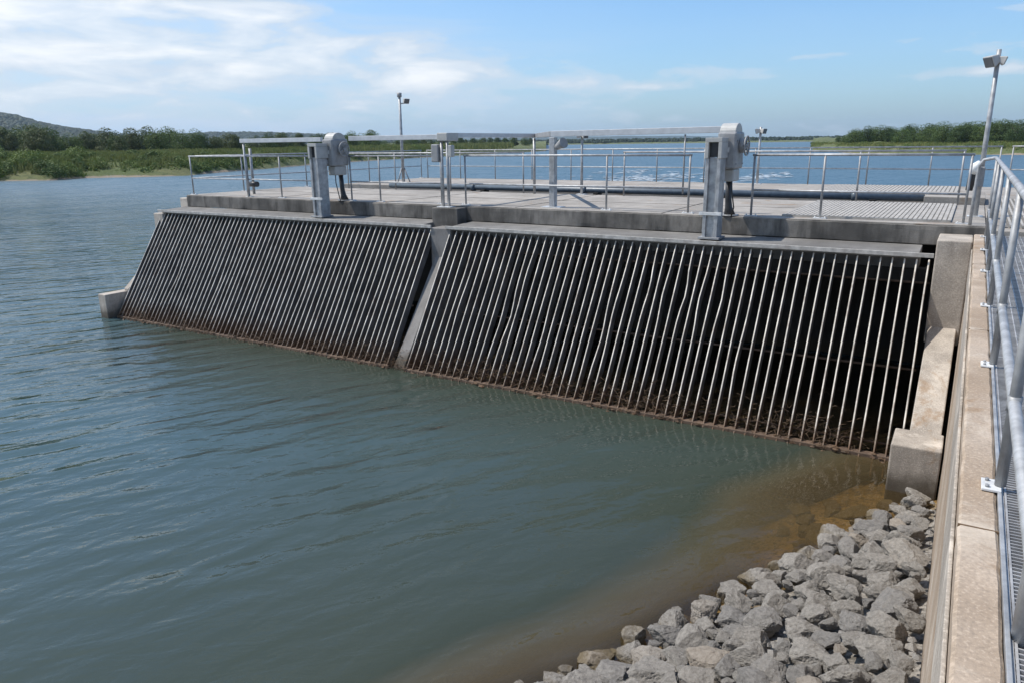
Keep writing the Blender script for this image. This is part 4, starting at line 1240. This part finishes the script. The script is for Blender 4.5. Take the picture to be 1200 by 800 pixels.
def hill(name, prof, depth, label, front=500., back=900., mat=None, bumps=0, bs=6.0):
    """prof: (photo column, height in metres) of the ridge line at that distance"""
    vs_ = []; rows = [(-front, -2.0, 0.0), (-front*0.6, 0.0, 0.28), (-front*0.3, 0.0, 0.66), (-front*0.12, 0, 0.9), (0, 0.0, 1.0), (back*0.4, 0.0, 0.6), (back, -2.0, 0.0)]
    pxs = np.linspace(prof[0][0], prof[-1][0], 150)
    hs = np.interp(pxs, [p[0] for p in prof], [p[1] for p in prof])
    for px, h in zip(pxs, hs):
        for o_, z0, k in rows:
            q = at_depth(px, depth+o_)
            hz = h*k*(1+0.10*noise.noise((q.x*0.004, q.y*0.004, depth)))
            vs_.append((q.x, q.y, z0+hz))
    m_ = len(rows); fs_ = [(i*m_+k, (i+1)*m_+k, (i+1)*m_+k+1, i*m_+k+1) for i in range(149) for k in range(m_-1)]
    me = bpy.data.meshes.new(name); me.from_pydata(vs_, [], fs_); me.polygons.foreach_set('use_smooth', [True]*len(fs_)); me.materials.append(mh)
    o = bpy.data.objects.new(name, me); col.objects.link(o); tag(o, label, None, None, 'structure')
    if bumps:
        cm = MB()
        for q in range(bumps):
            i = random.randrange(149); k = random.choice([0, 1, 1, 2, 2, 3, 3, 3]); f = random.random(); g = random.random()
            a = Vector(vs_[i*m_+k]).lerp(Vector(vs_[(i+1)*m_+k]), f); c4 = Vector(vs_[i*m_+k+1]).lerp(Vector(vs_[(i+1)*m_+k+1]), f)
            p = a.lerp(c4, g); r = bs*random.uniform(0.6, 1.25)
            ring = []
            for th, zz in ((0.75, -0.2), (1.0, 0.2), (0.66, 0.5)):
                ph = random.uniform(0, 1)
                for s in range(6):
                    an = s*pi/3+ph; rr = r*th*random.uniform(0.75, 1.2)
                    ring.append(p+Vector((math.cos(an)*rr, math.sin(an)*rr, zz*r*random.uniform(0.85, 1.2))))
            ring.append(p+Vector((0, 0, r*0.7)))
            fs2 = [(a2*6+s, a2*6+(s+1) % 6, (a2+1)*6+(s+1) % 6, (a2+1)*6+s) for a2 in range(2) for s in range(6)]+[(12+s, 12+(s+1) % 6, 18) for s in range(6)]
            cm.add(ring, fs2)
        tag(cm.build('hill_forest', mh), label+', its tree cover', 'forest', None, 'stuff')


def hz_prof(pts, depth):
    """(px, py) of a ridge in the photo -> (px, height)"""
    out = []
    for px, py in pts:
        d_ = ray(px, py); out.append((px, CAM.z+d_[2]*depth))
    return out


hill('hill', hz_prof([(-260, 128), (-120, 125), (-30, 130), (5, 133), (25, 136), (50, 144), (80, 150), (105, 153), (140, 158), (185, 163), (230, 166)], 1500), 1500, 'dark wooded hill at the far left', 420, 900, bumps=6500, bs=5)
hill('hill', hz_prof([(150, 161), (200, 158), (245, 156.5), (300, 157), (360, 158.5), (430, 160.5), (480, 163), (540, 166), (640, 165.5)], 2300), 2300, 'low wooded ridge behind the left bank trees', 500, 900, bumps=3500, bs=6)
hill('hill', hz_prof([(380, 166), (440, 163), (520, 162.5), (600, 162), (660, 160.5), (740, 159.5), (800, 159.5), (850, 160.5), (900, 161.5), (960, 161), (1040, 160.5), (1150, 158), (1300, 156)], 5200), 5200, 'pale blue hills on the far horizon', 900, 1500)

# a low far wood along the opposite shore
fw = MB()
for q in range(2200):
    px = random.uniform(400, 1120); off = random.uniform(6, 120)
    p = at_depth(px, 1000+off, land_h(off)*0.8-0.3)
    r = random.uniform(1.6, 3.2)*(1+off/300)
    ring = []
    for th, zz in ((0.8, -0.1), (1.05, 0.5), (0.7, 1.15)):
        ph = random.uniform(0, 1)
        for s in range(6):
            an = s*pi/3+ph; rr = r*th*random.uniform(0.75, 1.2)
            ring.append(p+Vector((math.cos(an)*rr, math.sin(an)*rr, zz*r*random.uniform(0.85, 1.2))))
    ring.append(p+Vector((0, 0, r*1.45)))
    fw.add(ring, [(a2*6+s, a2*6+(s+1) % 6, (a2+1)*6+(s+1) % 6, (a2+1)*6+s) for a2 in range(2) for s in range(6)]+[(12+s, 12+(s+1) % 6, 18) for s in range(6)])
tag(fw.build('wood', mh), 'low dark wood along the far shore of the lake', 'forest', None, 'stuff')

# white water boiling up on the lake behind the deck
mfo, t, b = new_mat('foam'); b.inputs['Base Color'].default_value = (0.30, 0.35, 0.39, 1); b.inputs['Roughness'].default_value = 0.7
fo = MB()
for cx_, cy_, rx, ry, n in ((-31.5, 80, 8.0, 14, 190), (-20.2, 88, 2.6, 12, 80), (-40, 97, 4, 10, 40)):
    for q in range(n):
        x = cx_+random.gauss(0, 0.5)*rx; y = cy_+random.gauss(0, 0.5)*ry
        l = random.uniform(0.12, 0.75); w_ = random.uniform(0.08, 0.3); z = 0.02+random.uniform(0, 0.05)
        vs_ = [(x+math.cos(a)*l*random.uniform(.6, 1.2), y+math.sin(a)*w_*2*random.uniform(.6, 1.2), z) for a in np.linspace(0, 2*pi, 8)[:-1]]
        vs_ += [(x, y, z+random.uniform(0.02, 0.06))]
        fo.add(vs_, [(k, (k+1) % 7, 7) for k in range(7)])
tag(fo.build('foam', mfo), 'white foam on the lake behind the rear deck', 'foam', None, 'stuff')

# ------------------------------------------------------------------ air
HAZE = True
if HAZE:
    mhz = bpy.data.materials.new('haze'); mhz.use_nodes = True; t = mhz.node_tree; t.nodes.clear()
    pv = N(t, 'ShaderNodeVolumePrincipled'); pv.inputs['Density'].default_value = 0.00010; pv.inputs['Color'].default_value = (0.70, 0.86, 1.0, 1); pv.inputs['Anisotropy'].default_value = 0.25
    ou = N(t, 'ShaderNodeOutputMaterial'); t.links.new(pv.outputs[0], ou.inputs['Volume'])
    hzb = MB().box(-9500, 9500, -4000, 9500, -5, 190).build('haze', mhz)
    tag(hzb, 'thin summer haze over the lake', None, None, 'stuff')
